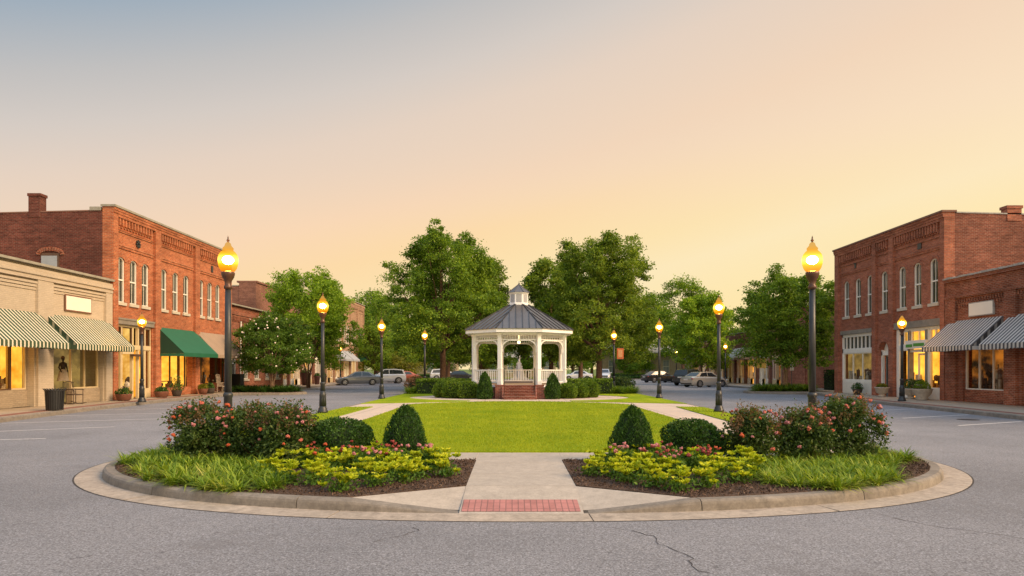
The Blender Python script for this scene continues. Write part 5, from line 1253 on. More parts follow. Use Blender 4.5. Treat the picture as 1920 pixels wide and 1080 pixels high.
hedge('low light-green hedge behind the ball shrubs right of the pavilion', 2.9, 6.3, 42.5, 43.4, .95, 52)
hedge('long low hedge across the far street on the right', 14.5, 26, 116, 117.5, 1.0, 53, 'leaf_hedge', 4000, .22, 0)
hedge('long dark low hedge across the far street on the left', -20, -9, 114, 115.2, .8, 54, 'leaf_box', 4000, .22, 0)
hedge('square clipped dark hedge in the alley beside the right brick block', 23.4, 24.8, 50.0, 51.4, 1.5, 55, 'leaf_box', 2500, .12, .15)

# roses
def blooms(parent, rs, n, fn, mats, r_=.045):
    protos = {}
    for i in range(n):
        mt = mats[rs.randint(len(mats))]; x, y, z = fn()
        if mt not in protos:
            b = MB(); 
            for k_ in range(7):
                a = k_*.9; b.blob((math.cos(a)*r_*.5, math.sin(a)*r_*.5, (k_ % 3)*r_*.25), (r_*.6, r_*.6, r_*.45), 6, 4, .5)
            o = b.build('bloom', mt, parent); protos[mt] = o
        else:
            o = protos[mt].copy(); col.objects.link(o); o.parent = parent
        o.location = (x, y, z); o.rotation_euler = (rs.uniform(-.6, .9), rs.uniform(-.5, .5), rs.uniform(0, 6)); s_ = rs.uniform(.55, 1.1); o.scale = (s_, s_, s_)
def rose(label, loc, rx, rz, seed, nb, group, mats, leafn=6500):
    rs = np.random.RandomState(seed); t_ = thing('rose_bush', label, 'rose bush', loc, 0, group)
    prof = ([0, .1, .35, .65, .85, 1], [.95, 1, 1, .97, .80, .40])
    C, P, D = crown_pts(rs, 105, leafn//78, prof, rx*.84, .03, rz*.90, .19, .2, .8)
    V, F = leaves(P, .052, rs, .55, .1, D); npmesh('foliage', V, F, 'leaf_rose', t_)
    # shoots of new growth poking out of the top
    Q = []; sh = MB()
    for i in range(54):
        th = rs.uniform(0, 6.28); rr_ = rx*.95*rs.random()**.6; b0 = Vector((rr_*math.cos(th), rr_*math.sin(th), rz*(.80-.25*(rr_/rx)**2))); d = Vector((math.cos(th)*.35*rs.random(), math.sin(th)*.35*rs.random(), 1)).normalized(); L_ = rs.uniform(.08, .30)
        sh.tube([b0, b0+d*L_], [.005, .003], 4)
        for k_ in range(16): Q.append(b0+d*L_*(k_/15)+Vector(rs.normal(0, .022, 3)))
    V, F = leaves(np.array([tuple(q_) for q_ in Q]), .045, rs, .5, .3); npmesh('shoot_leaves', V, F, 'leaf_new', t_)
    st = MB()
    for i in range(12): c = C[rs.randint(len(C))]; st.tube([(rs.normal(0, .06), rs.normal(0, .06), -.02), (c[0]*.5, c[1]*.5, c[2]*.55), tuple(c[:3])], [.014, .010, .005], 5)
    st.v += []; st.build('stem', 'bark', t_)
    def fn():
        while True:
            th = rs.uniform(-3.3, .2); u_ = rs.random()**.55; z = rz*(.25+.73*u_); rr_ = np.interp(z/rz, prof[0], prof[1])*rx*1.0
            return rr_*math.cos(th), rr_*math.sin(th), z
    blooms(t_, rs, int(nb*.8), fn, mats, .036)
GR, GR2 = 'rose bushes in the left front bed', 'rose bushes in the right front bed'
mo = ('petal_orange', 'petal_pink', 'petal_pink', 'petal_rose')
rose('outermost left rose bush, widest, with orange and salmon blooms', (-5.2, 11.55, H), .56, 1.06, 61, 30, GR, mo, 8000)
rose('middle left rose bush in front of the tall lamp, crowned with salmon blooms', (-4.4, 11.6, H), .50, 1.0, 62, 34, GR, mo, 7000)
rose('left rose bush next to the round boxwood, with tall reddish shoots', (-3.66, 11.2, H), .46, 1.0, 63, 20, GR, ('petal_rose', 'petal_rose', 'petal_orange', 'petal_pink'), 7000)
rose('right rose bush next to the round boxwood, with tall reddish shoots', (3.92, 11.2, H), .47, .95, 64, 20, GR2, ('petal_rose', 'petal_orange', 'petal_pink'), 7000)
rose('middle right rose bush in front of the tall lamp, crowned with salmon blooms', (4.8, 11.4, H), .52, .94, 65, 30, GR2, mo, 7000)
rose('outermost right rose bush, largest, with many salmon pink blooms', (5.75, 11.8, H), .64, 1.14, 66, 38, GR2, mo, 9000)
# far shrubs by the lamps
for k_, (x, y, rx_, rz_, lf, lb) in enumerate([(-6.3, 45.5, .75, 1.1, 'leaf_new', 'reddish leafy shrub left of the pavilion lamp, next to the road'), (-5.2, 46.0, .85, .95, 'leaf_rose', 'dark green shrub at the foot of the lamp left of the pavilion'), (-4.3, 47, .9, 1.0, 'leaf_rose', 'dark shrub under the tallest tree left of the pavilion'),
        (5.0, 46.5, .85, 1.0, 'leaf_rose', 'dark shrub under the big tree right of the pavilion'), (6.2, 45.6, .85, .95, 'leaf_rose', 'dark green shrub left of the banner lamp'), (7.4, 45.4, .75, 1.05, 'leaf_rose', 'roundish shrub right of the banner lamp, next to the road')]):
    shrub('flowering_shrub', lb, 'shrub', (x, y, H), rx_, rz_, lf, 2200, .12, 70+k_, lump=.3, thick=.25)

# ------------------------------------------------------------------ lily turf (arching blades)
def turf(name, label, spots, rs, nb=90, L_=.32, mat='blade', wd=.0095):
    V = []; F = []; o = 0
    for (x, y, z, s_) in spots:
        n = int(nb*s_); th = rs.uniform(0, 6.28, n); ln_ = L_*s_*rs.uniform(.6, 1.1, n); up = rs.uniform(.45, 1.15, n); bx, by = rs.normal(0, .035, n), rs.normal(0, .035, n)
        d = np.stack([np.cos(th), np.sin(th), 0*th], 1); w = np.stack([-np.sin(th), np.cos(th), 0*th], 1)*wd*rs.uniform(.7, 1.2, n)[:, None]
        b0 = np.stack([x+bx, y+by, z+0*bx], 1)
        pts = []
        for t_ in (0, .35, .7, 1.0):
            hor = ln_*t_*np.cos(up)*(1+.25*t_); ver = ln_*(t_*np.sin(up)*1.05-.55*t_*t_*(1.2-up*.6))
            pts.append(b0+d*hor[:, None]+np.array([0, 0, 1])*ver[:, None])
        wf = (1.0, 1.0, .75, .12); vv = []
        for p_, f_ in zip(pts, wf): vv += [p_-w*f_, p_+w*f_]
        A = np.stack(vv, 1).reshape(-1, 3); V.append(A)
        idx = o+np.arange(n)[:, None]*8
        for k_ in range(3): F.append(idx+np.array([[2*k_, 2*k_+1, 2*k_+3, 2*k_+2]]))
        o += 8*n
    tag(npmesh(name, np.concatenate(V), np.concatenate(F), mat), label, 'ground cover', kind='stuff')
rs = np.random.RandomState(9)
def scatter(poly, sp, z=H, s_=(.8, 1.15)):
    xs = [p[0] for p in poly]; ys = [p[1] for p in poly]; out = []; y = min(ys); j = 0
    while y < max(ys):
        x = min(xs)+(j % 2)*sp/2
        while x < max(xs):
            a, b = x+rs.normal(0, sp*.18), y+rs.normal(0, sp*.18)
            if inside(poly, a, b): out.append((a, b, z, rs.uniform(*s_)))
            x += sp
        y += sp*.8; j += 1
    return out
pl = [(-5.74, 10.35), (-4.91, 9.37), (-3.97, 8.76), (-3.21, 8.57), (-2.96, 8.91), (-3.6, 9.98), (-3.94, 11.35), (-4.96, 11.75), (-5.68, 11.54), (-6.05, 11.09)]
prr = [(3.39, 9.98), (3.44, 9.37), (3.62, 8.91), (4.11, 8.76), (4.82, 9.08), (5.58, 9.69), (5.97, 10.62), (5.67, 11.35), (4.87, 11.54), (3.81, 11.09)]
turf('lily_turf', 'bright arching lily turf filling the front of the left bed', scatter(pl, .27), rs)
turf('lily_turf', 'bright arching lily turf filling the front of the right bed', scatter(prr, .27), rs)
turf('lily_turf', 'small patch of lily turf at the far left end of the left bed', scatter([(-6.45, 11.1), (-5.5, 11.0), (-5.4, 12.2), (-6.5, 12.6)], .27), rs)
turf('lily_turf', 'small patch of lily turf at the far right end of the right bed', scatter([(5.9, 11.1), (6.7, 11.3), (6.75, 12.8), (6.0, 12.4)], .27), rs)
turf('ornamental_grass', 'low tuft border of grass on the verge left of the pavilion', scatter([(-6.7, 42.6), (-4.6, 42.6), (-4.4, 44), (-6.7, 44)], .4), rs, 80, .75, 'leaf_hedge', .022)
turf('ornamental_grass', 'low tuft border of grass on the verge right of the pavilion', scatter([(5.6, 42.6), (8.0, 42.6), (8.0, 44), (5.4, 44)], .4), rs, 80, .75, 'leaf_hedge', .022)
turf('ornamental_grass', 'low green ground cover under the crepe myrtle in the left kerbside bed', scatter([(-19.3, 45.6), (-14.8, 45.4), (-14.6, 47.2), (-15.5, 48.5), (-19.2, 49)], .45, .14), rs, 80, .7, 'leaf_box', .03)
turf('ornamental_grass', 'low green ground cover around the tree in the right kerbside bed', scatter([(17.1, 47.6), (21.2, 47.2), (21.6, 51), (18, 51)], .45, .14), rs, 90, .75, 'leaf_hedge', .03)
for k_, (pp, lb) in enumerate((([(-19.5, 45.1), (-15.1, 44.95), (-14.5, 45.5), (-14.2, 46.4), (-14.7, 47.4), (-16.2, 49.2), (-19.5, 49.4)], 1), ([(16.9, 47.5), (17.6, 46.9), (21.9, 46.8), (21.9, 51.6), (18.6, 51.6), (16.9, 48.9)], 2))):
    g = MB(); g.prism(pp, .14, .158); structure('kerbside_bed', g, 'mulch')
turf('ornamental_grass', 'dark leafy ground cover across the far street on the right', scatter([(14, 113), (24, 113), (24, 115.6), (15, 115.6)], .8, 0), rs, 60, 1.0, 'leaf_box', .05)

# ------------------------------------------------------------------ chartreuse plants and pentas
def lime(seed, s_=1.0):
    rs = np.random.RandomState(seed); V = []
    t_ = thing('chartreuse_plant', 'x', 'plant', (0, 0, 0))
    n = 13; C = np.stack([rs.normal(0, .085, n)*s_, rs.normal(0, .075, n)*s_, rs.uniform(.07, .25, n)*s_], 1)
    idx = np.repeat(np.arange(n), 34); th = rs.uniform(0, 6.28, len(idx)); D = np.stack([np.cos(th), np.sin(th), .35+.5*rs.random(len(idx))], 1)
    P = C[idx]+D*rs.uniform(.01, .045, len(idx))[:, None]*s_
    V, F = leaves(P, .058*s_, rs, .50, 0, D*2.2); npmesh('foliage', V, F, 'leaf_lime', t_)
    P = np.stack([rs.normal(0, .095, 260)*s_, rs.normal(0, .085, 260)*s_, .02+.12*rs.random(260)*s_], 1); V, F = leaves(P, .045*s_, rs, .5); npmesh('lower_foliage', V, F, 'leaf_under', t_)
    return t_
LP = [lime(100+i) for i in range(3)]
GLm = ('chartreuse plants in the left front bed', 'chartreuse plants in the right front bed')
rowsL = [('front row', [(-1.46, 9.37), (-1.81, 9.08), (-2.17, 8.68), (-2.65, 9.16), (-3.06, 9.33)]), ('second row', [(-0.99, 9.89), (-1.34, 9.79), (-1.72, 9.79), (-2.09, 9.74), (-2.70, 9.89), (-3.45, 9.93)]), ('third row', [(-1.16, 10.62), (-1.52, 10.51), (-1.93, 10.51), (-2.55, 10.51), (-3.19, 10.62), (-3.61, 10.74)]), ('back row', [(-1.41, 11.28), (-1.80, 11.22), (-2.28, 11.22)])]
rowsR = [('front row', [(1.57, 9.33), (1.86, 8.99), (2.12, 8.68), (2.56, 8.99), (3.10, 9.33)]), ('second row', [(1.18, 9.93), (1.49, 9.79), (1.84, 9.79), (2.24, 9.74), (2.89, 9.74), (3.51, 9.89)]), ('third row', [(1.37, 10.62), (1.69, 10.57), (2.09, 10.51), (2.78, 10.45), (3.33, 10.51), (3.65, 10.62)]), ('back row', [(1.63, 11.28), (2.02, 11.22), (2.45, 11.22)])]
ordn = ['nearest to', 'second from', 'third from', 'fourth from', 'fifth from', 'farthest from']; used = 0
for sd, rows in ((0, rowsL), (1, rowsR)):
    for rn, sp in rows:
        sp = sorted(sp, key=lambda p: -p[0] if sd == 0 else p[0])
        for k_, (x, y) in enumerate(sp):
            lb = f"yellow-green leafy plant in the {rn} of the {'left' if sd == 0 else 'right'} bed, {ordn[k_]} the path"
            if used < 3: o = LP[used]; o.location = (x, y, H); o['label'] = lb; o['group'] = GLm[sd]; o.scale = (1.15,)*3
            else: o = dup(LP[used % 3], (x, y, H), used*1.7, lb, GLm[sd], random.uniform(1.0, 1.3))
            used += 1
def penta(label, loc, seed, mats, nb, h=.42, rx=.24, group=None):
    rs = np.random.RandomState(seed); t_ = thing('penta_plant', label, 'flowering plant', loc, 0, group)
    n = 700; th = rs.uniform(0, 6.28, n); rr_ = rx*rs.random(n)**.5; P = np.stack([rr_*np.cos(th), rr_*np.sin(th), h*(.15+.8*rs.random(n)*(1-.4*(rr_/rx)**2))], 1)
    V, F = leaves(P, .055, rs, .4, .2); npmesh('foliage', V, F, 'leaf_under', t_)
    def fn():
        th = rs.uniform(0, 6.28); rr_ = rx*.95*rs.random()**.5; return rr_*math.cos(th), rr_*math.sin(th), h*(.85+.3*rs.random()-.25*(rr_/rx)**2)
    blooms(t_, rs, nb, fn, mats, .033)
GP = 'red and pink flowering plants in the front beds'
for k_, (x, y, mm, h, lb) in enumerate([(-3.05, 10.75, ('petal_orange', 'petal_red'), .36, 'left-bed flowering plant with orange-red heads beside the lily turf'), (-2.6, 10.95, ('petal_red', 'petal_orange', 'petal_rose'), .36, 'left-bed plant with brick-red blooms in front of the boxwood'), (-2.05, 10.95, ('petal_red',), .38, 'left-bed plant with dark red heads just left of the conical shrub'),
        (-1.75, 10.55, ('petal_rose', 'petal_rose', 'petal_red'), .36, 'left-bed plant with pink heads in front of the conical shrub'), (-2.2, 10.45, ('petal_rose',), .32, 'left-bed green plant with a few pink heads among the yellow-green leaves'), (-1.35, 10.95, ('petal_rose',), .34, 'left-bed plant with single pink heads nearest the path'),
        (1.75, 10.85, ('petal_rose',), .34, 'right-bed plant with single pink heads nearest the path'), (2.15, 10.3, ('petal_rose', 'petal_red'), .38, 'right-bed plant with pink and dark red heads beside the conical shrub'), (2.45, 10.6, ('petal_rose', 'petal_rose', 'petal_red'), .40, 'tallest pink-headed plant in the right bed'),
        (2.3, 9.95, ('petal_rose', 'petal_red'), .34, 'right-bed green plant with pink heads among the yellow-green leaves'), (2.85, 10.35, ('petal_red',), .36, 'right-bed plant with dark red heads in front of the boxwood'), (3.1, 10.9, ('petal_red', 'petal_orange'), .34, 'right-bed plant with brick-red blooms at the foot of the roses')]):
    penta(lb, (x, y, H), 200+k_, mm, 11, h, group=GP)
# ------------------------------------------------------------------ parked cars (local +x is the nose)
def car(name, label, cat, loc, rz, kind, paint, group='cars parked nose-in along the kerbs'):
    t_ = thing(name, label, cat, loc, rz, group)
    if kind == 'sedan':
        L_, W, st = 4.7, .90, [(-2.32, .42, .80, .70), (-2.25, .26, .95, .82), (-1.9, .20, 1.02, .88), (-1.0, .17, 1.0, .90), (.2, .17, .97, .90), (1.0, .17, .95, .90), (1.7, .18, .86, .88), (2.15, .22, .74, .82), (2.33, .34, .60, .68)]
        gh = [(-1.78, 1.0), (-1.05, 1.40), (-.35, 1.46), (.35, 1.42), (1.15, .95)]; wx = (-1.38, 1.42); wr = .33
        side = [(-1.32, 1.03), (-.98, 1.33), (-.35, 1.39), (.30, 1.36), (.85, 1.01)]
    else:
        L_, W, st = 4.7, .93, [(-2.3, .50, .95, .74), (-2.25, .32, 1.08, .86), (-1.8, .26, 1.12, .92), (-.8, .24, 1.10, .93), (.3, .24, 1.08, .93), (1.0, .24, 1.06, .93), (1.7, .25, .98, .90), (2.15, .30, .86, .84), (2.32, .42, .72, .70)]
        gh = [(-2.22, 1.06), (-2.0, 1.62), (-.9, 1.73), (.25, 1.68), (1.15, 1.06)]; wx = (-1.36, 1.42); wr = .37
        side = [(-2.0, 1.14), (-1.82, 1.54), (-.9, 1.63), (.22, 1.60), (.86, 1.12)]
    b = MB(); rows = []
    for x, zb, zt, w in st:
        rows.append([(x, 0, zb), (x, w*.86, zb), (x, w*.98, zb+.14), (x, w, (zb+zt)/2), (x, w*.96, zt-.10), (x, w*.82, zt), (x, 0, zt+.015), (x, -w*.82, zt), (x, -w*.96, zt-.10), (x, -w, (zb+zt)/2), (x, -w*.98, zb+.14), (x, -w*.86, zb)])
    k = 12; vs = [p for r_ in rows for p in r_]; fs = []
    for i in range(len(rows)-1):
        for j in range(k): fs.append((i*k+j, i*k+(j+1) % k, (i+1)*k+(j+1) % k, (i+1)*k+j))
    fs += [tuple(range(k))[::-1], tuple((len(rows)-1)*k+j for j in range(k))]; b.add(vs, fs)
    # greenhouse shell
    wb, wt = W*.86, W*.66; zlo = gh[0][1]; zhi = max(z for _, z in gh)
    def wy(z): return wb+(wt-wb)*max(0, min(1, (z-1.0)/(zhi-1.0)))
    lft = [(x, wy(z), z) for x, z in gh]; rgt = [(x, -wy(z), z) for x, z in gh]; n = len(gh)
    b.add(lft+rgt, [tuple(range(n))[::-1], tuple(range(n, 2*n))] + [(i, i+1, n+i+1, n+i) for i in range(n-1)])
    body = b.build('body', paint, t_, True)
    try:
        body.data.shade_auto_smooth if False else None
    except Exception: pass
    m_ = body.modifiers.new('edge', 'EDGE_SPLIT'); m_.split_angle = R(38)
    # windows: side panes and front/rear screens, proud of the shell
    for s_ in (-1, 1):
        g = MB(); xm = -.30; o = .012
        for sg in ([p for p in side if p[0] < xm]+[(xm-.04, 1.385 if kind == 'sedan' else 1.62), (xm-.04, 1.03 if kind == 'sedan' else 1.13)], [(xm+.04, 1.02 if kind == 'sedan' else 1.13), (xm+.04, 1.385 if kind == 'sedan' else 1.62)]+[p for p in side if p[0] > xm]):
            g.add([(x, s_*(wy(z)+o), z) for x, z in sg], [tuple(range(len(sg)))])
        g.build('side_glass', 'car_glass', t_)
    for nm, (x0, z0), (x1, z1) in (('windscreen', gh[-1], gh[-2]), ('rear_window', gh[0], gh[1])):
        g = MB(); P0 = Vector((x0, 0, z0)); P1 = Vector((x1, 0, z1)); d = P1-P0; nr = Vector((-d.z, 0, d.x)); nr = nr if nr.z > 0 or abs(nr.z) < .01 else -nr; nr.normalize()
        if nm == 'windscreen' and nr.x < 0: nr = -nr
        if nm == 'rear_window' and nr.x > 0: nr = -nr
        a, c = P0+d*.12+nr*.012, P0+d*.9+nr*.012
        g.quad((a.x, -wy(a.z)+.09, a.z), (a.x, wy(a.z)-.09, a.z), (c.x, wy(c.z)-.07, c.z), (c.x, -wy(c.z)+.07, c.z)); g.build(nm, 'car_glass', t_)
    for x in wx:
        for s_ in (-1, 1):
            wh = MB(); A = Matrix.Rotation(R(90), 4, 'X')
            def ringv(r_, y, n=20): return [(r_*math.cos(2*math.pi*i/n), y, r_*math.sin(2*math.pi*i/n)) for i in range(n)]
            rows_ = [ringv(wr*.62, -.10), ringv(wr*.97, -.10), ringv(wr, -.07), ringv(wr, .07), ringv(wr*.97, .10), ringv(wr*.62, .10)]
            wh.add([p for r_ in rows_ for p in r_], [(i*20+j, i*20+(j+1) % 20, (i+1)*20+(j+1) % 20, (i+1)*20+j) for i in range(5) for j in range(20)])
            w_ = wh.build('wheel', 'tyre', t_, loc=(x, s_*(W-.085), wr))
            rm = MB(); ys = s_*.085
            for i in range(7):
                a = 2*math.pi*i/7; rm.bar((0, ys, 0), (wr*.6*math.cos(a), ys, wr*.6*math.sin(a)), .05, .03, (0, 1, 0))
            rm.add(ringv(wr*.63, ys)+ringv(wr*.52, ys+s_*.012), [(j, (j+1) % 20, 20+(j+1) % 20, 20+j) for j in range(20)]); rm.blob((0, ys, 0), (.06, .03, .06), 8, 4)
            rm.build('rim', 'rim', w_)
            ar = MB(); q_ = []
            for i in range(13): a = math.pi*i/12; q_.append((x+(wr+.07)*math.cos(a), s_*(W+.004-.0*abs(math.cos(a))), wr+(wr+.05)*math.sin(a)))
            q_ += [(x-(wr+.07), s_*(W+.004), .2), (x+(wr+.07), s_*(W+.004), .2)]
            ar.add(q_, [tuple(range(len(q_)))]); ar.build('wheel_arch', 'black', t_)
            w_.location.y = s_*(W-.05)
    zl = .62 if kind == 'sedan' else .76
    for s_ in (-1, 1):
        h_ = MB(); h_.blob((2.16, s_*.66, zl+.04), (.14, .17, .07), 8, 5); h_.build('headlight', 'headlight', t_, True)
        h_ = MB(); h_.blob((-2.20, s_*.70, zl+.18), (.10, .17, .09), 8, 5); h_.build('taillight', 'taillight', t_, True)
        h_ = MB(); h_.blob((.78, s_*(W+.06), 1.03 if kind == 'sedan' else 1.15), (.10, .10, .07), 8, 5); h_.build('mirror', paint, t_, True)
    g = MB(); g.box(2.26, 2.35, -.5, .5, zl-.22, zl-.02); g.build('grille', 'black', t_)
    g = MB(); g.box(-2.335, -2.29, -.26, .26, zl+.04, zl+.18); g.build('licence_plate', 'sign_white', t_)
    g = MB(); g.box(-2.31, -2.18, -.72, .72, .30, .44); g.build('bumper', 'black', t_)
    return t_
def paint(n, c): M[n] = pm(n, c, tuple(v*.92 for v in c), 2, .25, metal=.35, coat=.6); return n
car('parked_car', 'silver-grey sedan parked nose-in at the left kerb, nearest car on the left', 'car', (-16.1, 71.6, 0), R(197), 'sedan', paint('paint_grey', (.17, .18, .19)))
car('parked_car', 'white estate car parked behind the silver-grey sedan on the left', 'car', (-14.9, 80.5, 0), R(200), 'suv', paint('paint_white', (.62, .64, .67)))
car('parked_car', 'rusty red small car mostly hidden behind the white estate car', 'car', (-14.2, 87.5, 0), R(203), 'sedan', paint('paint_red', (.28, .07, .045)))
car('parked_car', 'champagne sedan parked nose-in at the right kerb, nearest car on the right', 'car', (18.2, 64.6, 0), R(28), 'sedan', paint('paint_champagne', (.56, .50, .42)))
car('parked_car', 'dark grey off-road wagon parked beside the champagne sedan', 'car', (18.5, 70.6, 0), R(48), 'suv', paint('paint_dark', (.055, .062, .062)))
car('parked_car', 'black sedan parked farthest along the right kerb, seen from behind', 'car', (18.6, 86, 0), R(22), 'sedan', paint('paint_black', (.03, .03, .032)))
for x, y, a, kd, c, lb in ((9.9, 104, 185, 'sedan', 'paint_white', 'small distant white car crossing just right of the pavilion'), (14.4, 106, 260, 'suv', 'paint_white', 'distant white van-like car behind the banner lamp'), (-10.2, 104, 10, 'suv', 'paint_white', 'distant white car behind the trunk of the tallest tree'), (-7.6, 102, 5, 'sedan', 'paint_black', 'distant dark car left of the pavilion in the tree shade')):
    car('distant_car', lb, 'car', (x, y, 0), R(a), kd, c, 'distant cars on the cross street')

# ------------------------------------------------------------------ sidewalk things
bin_ = thing('litter_bin', 'black slatted metal litter bin with flared rim on the left sidewalk', 'litter bin', (-17.15, 25.6, .15))
b = MB(); b.lathe([(.25, .03), (.27, .08), (.30, .70), (.31, .74)], 20, cap=False); b.lathe([(.235, .05), (.28, .70)], 20); b.build('body', 'black', bin_, True)
for i in range(24):
    a = 2*math.pi*i/24; b = MB(); b.bar((.275*math.cos(a), .275*math.sin(a), .02), (.315*math.cos(a), .315*math.sin(a), .74), .035, .012, (math.cos(a), math.sin(a), 0)); b.bar((.315*math.cos(a), .315*math.sin(a), .74), (.38*math.cos(a), .38*math.sin(a), .82), .035, .012, (math.cos(a), math.sin(a), 0)); b.build('slat', 'black', bin_)
b = MB(); b.lathe([(.30, .72), (.335, .73), (.335, .76), (.30, .77)], 20, cap=False); b.build('rim', 'black', bin_)
def planter(label, loc, prof, mat, leaf, ph, pr, seed, group='planters on the sidewalks', n=420, ls=.10, flowers=None):
    t_ = thing('planter', label, 'planter', loc, 0, group); rs = np.random.RandomState(seed)
    b = MB(); b.lathe(prof, 16); b.build('pot', mat, t_, True); top = prof[-1]
    b = MB(); b.lathe([(top[0]*.8, top[1]+.001), (top[0]*.82, top[1]+.015)], 12); b.build('soil', 'soil', t_)
    P = rs.normal(size=(n, 3)); P /= np.linalg.norm(P, axis=1)[:, None]; P *= (rs.random(n)**.4)[:, None]; P[:, 0] *= pr; P[:, 1] *= pr; P[:, 2] = top[1]+np.abs(P[:, 2])*ph
    D = P.copy(); D[:, 2] = .6; V, F = leaves(P, ls, rs, .4, 0, D); npmesh('foliage', V, F, leaf, t_)
    if flowers:
        blooms(t_, rs, 7, lambda: (rs.uniform(-pr, pr)*.7, rs.uniform(-pr, pr)*.7, top[1]+ph*rs.uniform(.6, 1)), flowers, .06)
    return t_
low = [(.24, 0), (.30, .05), (.36, .28), (.38, .33)]; urn = [(.20, 0), (.22, .05), (.15, .10), (.16, .16), (.30, .24), (.34, .46), (.39, .50), (.39, .54)]; tall = [(.20, 0), (.22, .05), (.30, .72), (.36, .78), (.36, .84)]
pot = [(.20, 0), (.26, .22), (.29, .30), (.31, .34)]
planter('low brown barrel planter between the cream shop and the left lamp', (-19.0, 33.4, .15), low, 'terracotta', 'leaf_box', .32, .42, 301)
planter('brown planter just right of the left sidewalk lamp', (-19.1, 37.2, .15), low, 'terracotta', 'leaf_box', .28, .34, 302)
planter('leafy dark planter at the left edge of the green awning window', (-19.1, 38.9, .15), pot, 'planter_dark', 'leaf_box', .85, .40, 303)
planter('brown pot with yellowish plant below the green awning', (-19.1, 42.2, .15), pot, 'terracotta', 'leaf_yellow', .32, .32, 304)
planter('small dark pot beside the door of the tan awning shop', (-19.1, 43.2, .15), pot, 'planter_dark', 'leaf_box', .35, .28, 305)
planter('wide plum planter with white flowers before the left shop row', (-19.7, 65.2, .15), [(.32, 0), (.40, .6), (.55, 1.15), (.58, 1.2)], 'planter_plum', 'leaf_box', .4, .5, 306, flowers=('petal_white',))
planter('slim tall plum planter with white flowers, right of the wide one', (-19.7, 69.0, .15), tall, 'planter_plum', 'leaf_box', .35, .32, 307, flowers=('petal_white',))
planter('slim tall dark planter hidden behind the left median lamp', (-19.7, 71.4, .15), tall, 'planter_dark', 'leaf_box', .35, .32, 308)
planter('dark square-sided pot with bush before the white panelled shop window', (20.9, 41.3, .15), pot, 'planter_dark', 'leaf_box', .42, .36, 311)
planter('pale stone urn left of the right sidewalk lamp', (20.7, 38.2, .15), urn, 'urn', 'leaf_yellow', .22, .30, 312)
planter('pale stone urn with bush right of the right sidewalk lamp', (20.8, 35.6, .15), urn, 'urn', 'leaf_box', .55, .36, 313)
planter('largest pale stone urn before the corner of the brick block', (20.55, 34.2, .15), [(.26, 0), (.30, .06), (.24, .12), (.40, .30), (.46, .50), (.50, .56)], 'urn', 'leaf_tree', .45, .42, 314)
planter('small raised stone urn between the two larger right urns', (20.9, 34.95, .15), [(.22, 0), (.22, .2), (.13, .26), (.15, .6), (.26, .72), (.28, .78)], 'urn', 'leaf_box', .25, .26, 315)
# mannequins behind the glass of the cream shop
def mannequin(label, loc, top, skirt, hair, rz=0):
    t_ = thing('mannequin', label, 'mannequin', loc, rz)
    b = MB(); b.lathe([(.16, 0), (.16, .02), (.02, .03), (.02, .75)], 12); b.build('stand', 'dark_iron', t_, True)
    b = MB(); b.lathe([(.14, .92), (.17, 1.0), (.13, 1.14), (.15, 1.28), (.185, 1.40), (.13, 1.48), (.05, 1.51), (.048, 1.57), (.075, 1.62), (.095, 1.70), (.09, 1.78), (.05, 1.84), (0.01, 1.85)], 14, sy=.68)
    for s_ in (-1, 1): b.tube([(s_*.16, 0, 1.43), (s_*.24, .02, 1.18), (s_*.20, -.10, .98), (s_*.19, -.14, .90)], [.055, .045, .035, .025], 8)
    b.build('figure', top, t_, True)
    b = MB(); b.lathe([(.155, 1.08), (.21, .95), (.27, .70), (.33, .42), (.34, .40)], 16, sy=.8); b.build('skirt', skirt, t_, True)
    b = MB(); b.blob((0, .02, 1.75), (.105, .10, .12), 10, 7, .1); b.build('hat', hair, t_, True)
    return t_
mannequin('mannequin in pale skirt and dark brown top in the cream shop window', (-20.55, 31.25, .85), 'goods_dark', 'skin_cloth', 'goods', 1.2).scale = (.78,)*3
mannequin('mannequin in black and yellow dress with white hat behind the cream shop door', (-20.9, 29.95, .2), 'goods_dark', 'yellow_cloth', 'goods_white', 1.4).scale = (.95,)*3
def chair(label, loc, rz, mat, h=1.0):
    t_ = thing('rocking_chair', label, 'chair', loc, rz)
    b = MB(); b.box(-.24, .24, -.23, .23, .40, .44); b.build('seat', mat, t_)
    b = MB()
    for i in range(7): x = -.21+.07*i; b.tube([(x, .22, .44), (x, .33, h)], .012, 5)
    b.tube([(-.25, .33, h), (0, .35, h+.06), (.25, .33, h)], .02, 6); b.build('backrest', mat, t_)
    for s_ in (-1, 1):
        b = MB(); b.tube([(s_*.24, -.4, .08), (s_*.24, -.15, .02), (s_*.24, .15, .02), (s_*.24, .48, .12)], .016, 5); b.build('rocker', mat, t_)
        b = MB(); b.tube([(s_*.25, -.24, .64), (s_*.25, .30, .66)], .018, 5); b.build('armrest', mat, t_)
        for y in (-.2, .2): b = MB(); b.tube([(s_*.24, y, .03), (s_*.24, y, .64)], .015, 5); b.build('leg', mat, t_)
    return t_
chair('thin-framed rocking chair on the sidewalk beside the litter bin at the cream shop', (-19.35, 30.2, .15), R(75), 'goods_dark', .95)
chair('pale high-backed chair on the sidewalk under the tan awning', (-19.1, 45.0, .15), R(80), 'skin_cloth', 1.15)
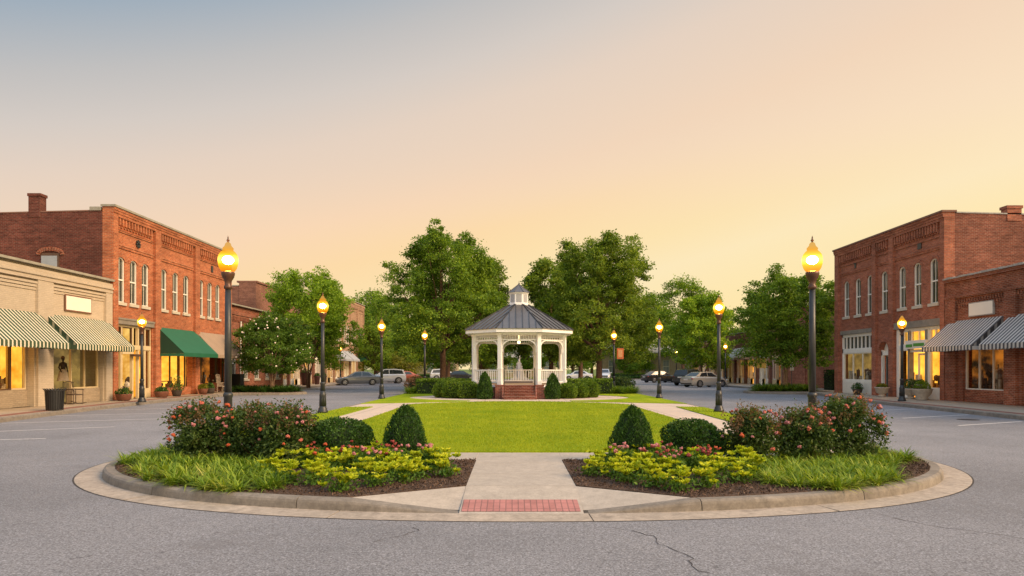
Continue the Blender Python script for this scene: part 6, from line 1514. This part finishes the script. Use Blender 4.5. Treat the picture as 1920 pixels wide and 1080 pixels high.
# right-hand signs and posts
sp = thing('post_sign', 'yellow sign board on a white post in the right kerbside bed', 'sign', (17.75, 48.6, .15))
b = MB(); b.box(-.05, .05, -.05, .05, 0, 1.7); b.build('post', 'white', sp)
b = MB(); b.box(-.33, .33, -.06, -.0, 1.62, 2.35); bp = b.build('board', 'sign_yellow', sp)
sp = thing('sign_post', 'small sign on a thin pole left of the tree in the right kerbside bed', 'sign', (19.75, 48.2, .15)); b = MB(); b.tube([(0, 0, 0), (0, 0, 2.0)], .03, 6); b.build('pole', 'dark_iron', sp); b = MB(); b.box(-.14, .14, -.045, -.03, 1.45, 2.05); b.build('plate', 'sign_white', sp)
bo = thing('bollard', 'slim yellow-green guard post before the brick alley wall', 'bollard', (22.6, 52, .15)); b = MB(); b.lathe([(.07, 0), (.07, 1.75), (.05, 1.8)], 10); b.build('post', pm('yellow_post', (.42, .40, .10), (.34, .32, .08), 5), bo, True); b = MB(); b.lathe([(.12, 0), (.12, .04)], 10); b.build('base', 'dark_iron', bo)
bx = thing('utility_box', 'dark cabinet against the brick wall left of the crepe myrtle', 'utility box', (-19.55, 48.7, .15)); b = MB(); b.box(-.3, .3, -.35, .35, 0, 1.15); b.build('cabinet', 'black', bx); b = MB(); b.box(-.34, .34, -.39, .39, 1.151, 1.2); b.build('lid', 'dark_iron', bx)

# ------------------------------------------------------------------ monument
mo_ = thing('monument', 'pale stepped stone monument with a dark centre, seen through the pavilion', 'monument', (1.0, 97, 0))
b = MB(); b.box(-2.0, 2.0, -1.2, 1.2, 0, .5); b.build('plinth', 'monument', mo_)
for i in range(6):
    b = MB(); w_ = 1.45-.17*i; z = .5+i*.42; b.box(-w_, w_, -.5+.03*i, .5-.03*i, z, z+.22); b.box(-w_+.22, w_-.22, -.4+.03*i, .4-.03*i, z+.22, z+.42); b.build('tier', 'monument', mo_)
b = MB(); b.box(-.32, .32, -.62, -.55, .5, 2.8); b.build('tablet', 'louver', mo_)
b = MB(); b.lathe([(.30, 3.02), (.22, 3.2), (.26, 3.6), (.30, 3.9), (.16, 4.1), (.10, 4.15), (.14, 4.3), (.12, 4.45), (.02, 4.55)], 12, sy=.8)
for s_ in (-1, 1): b.tube([(s_*.25, 0, 3.95), (s_*.42, -.1, 3.7), (s_*.36, -.2, 3.45)], [.09, .07, .05], 6)
b.build('statue', 'monument', mo_, True)
bench = thing('park_bench', 'x', None); bpy.data.objects.remove(bench)

mo_.scale = (.60, .60, .90)
tree('ornamental_tree', 'green tree by the kerb between the far tan block and the parked red car', 'tree', (-18.9, 94, .15), 7.2, 3.0, 1.6, PR_round, 'leaf_tree', 80, 130, .26, .9, 88, r0=.14)
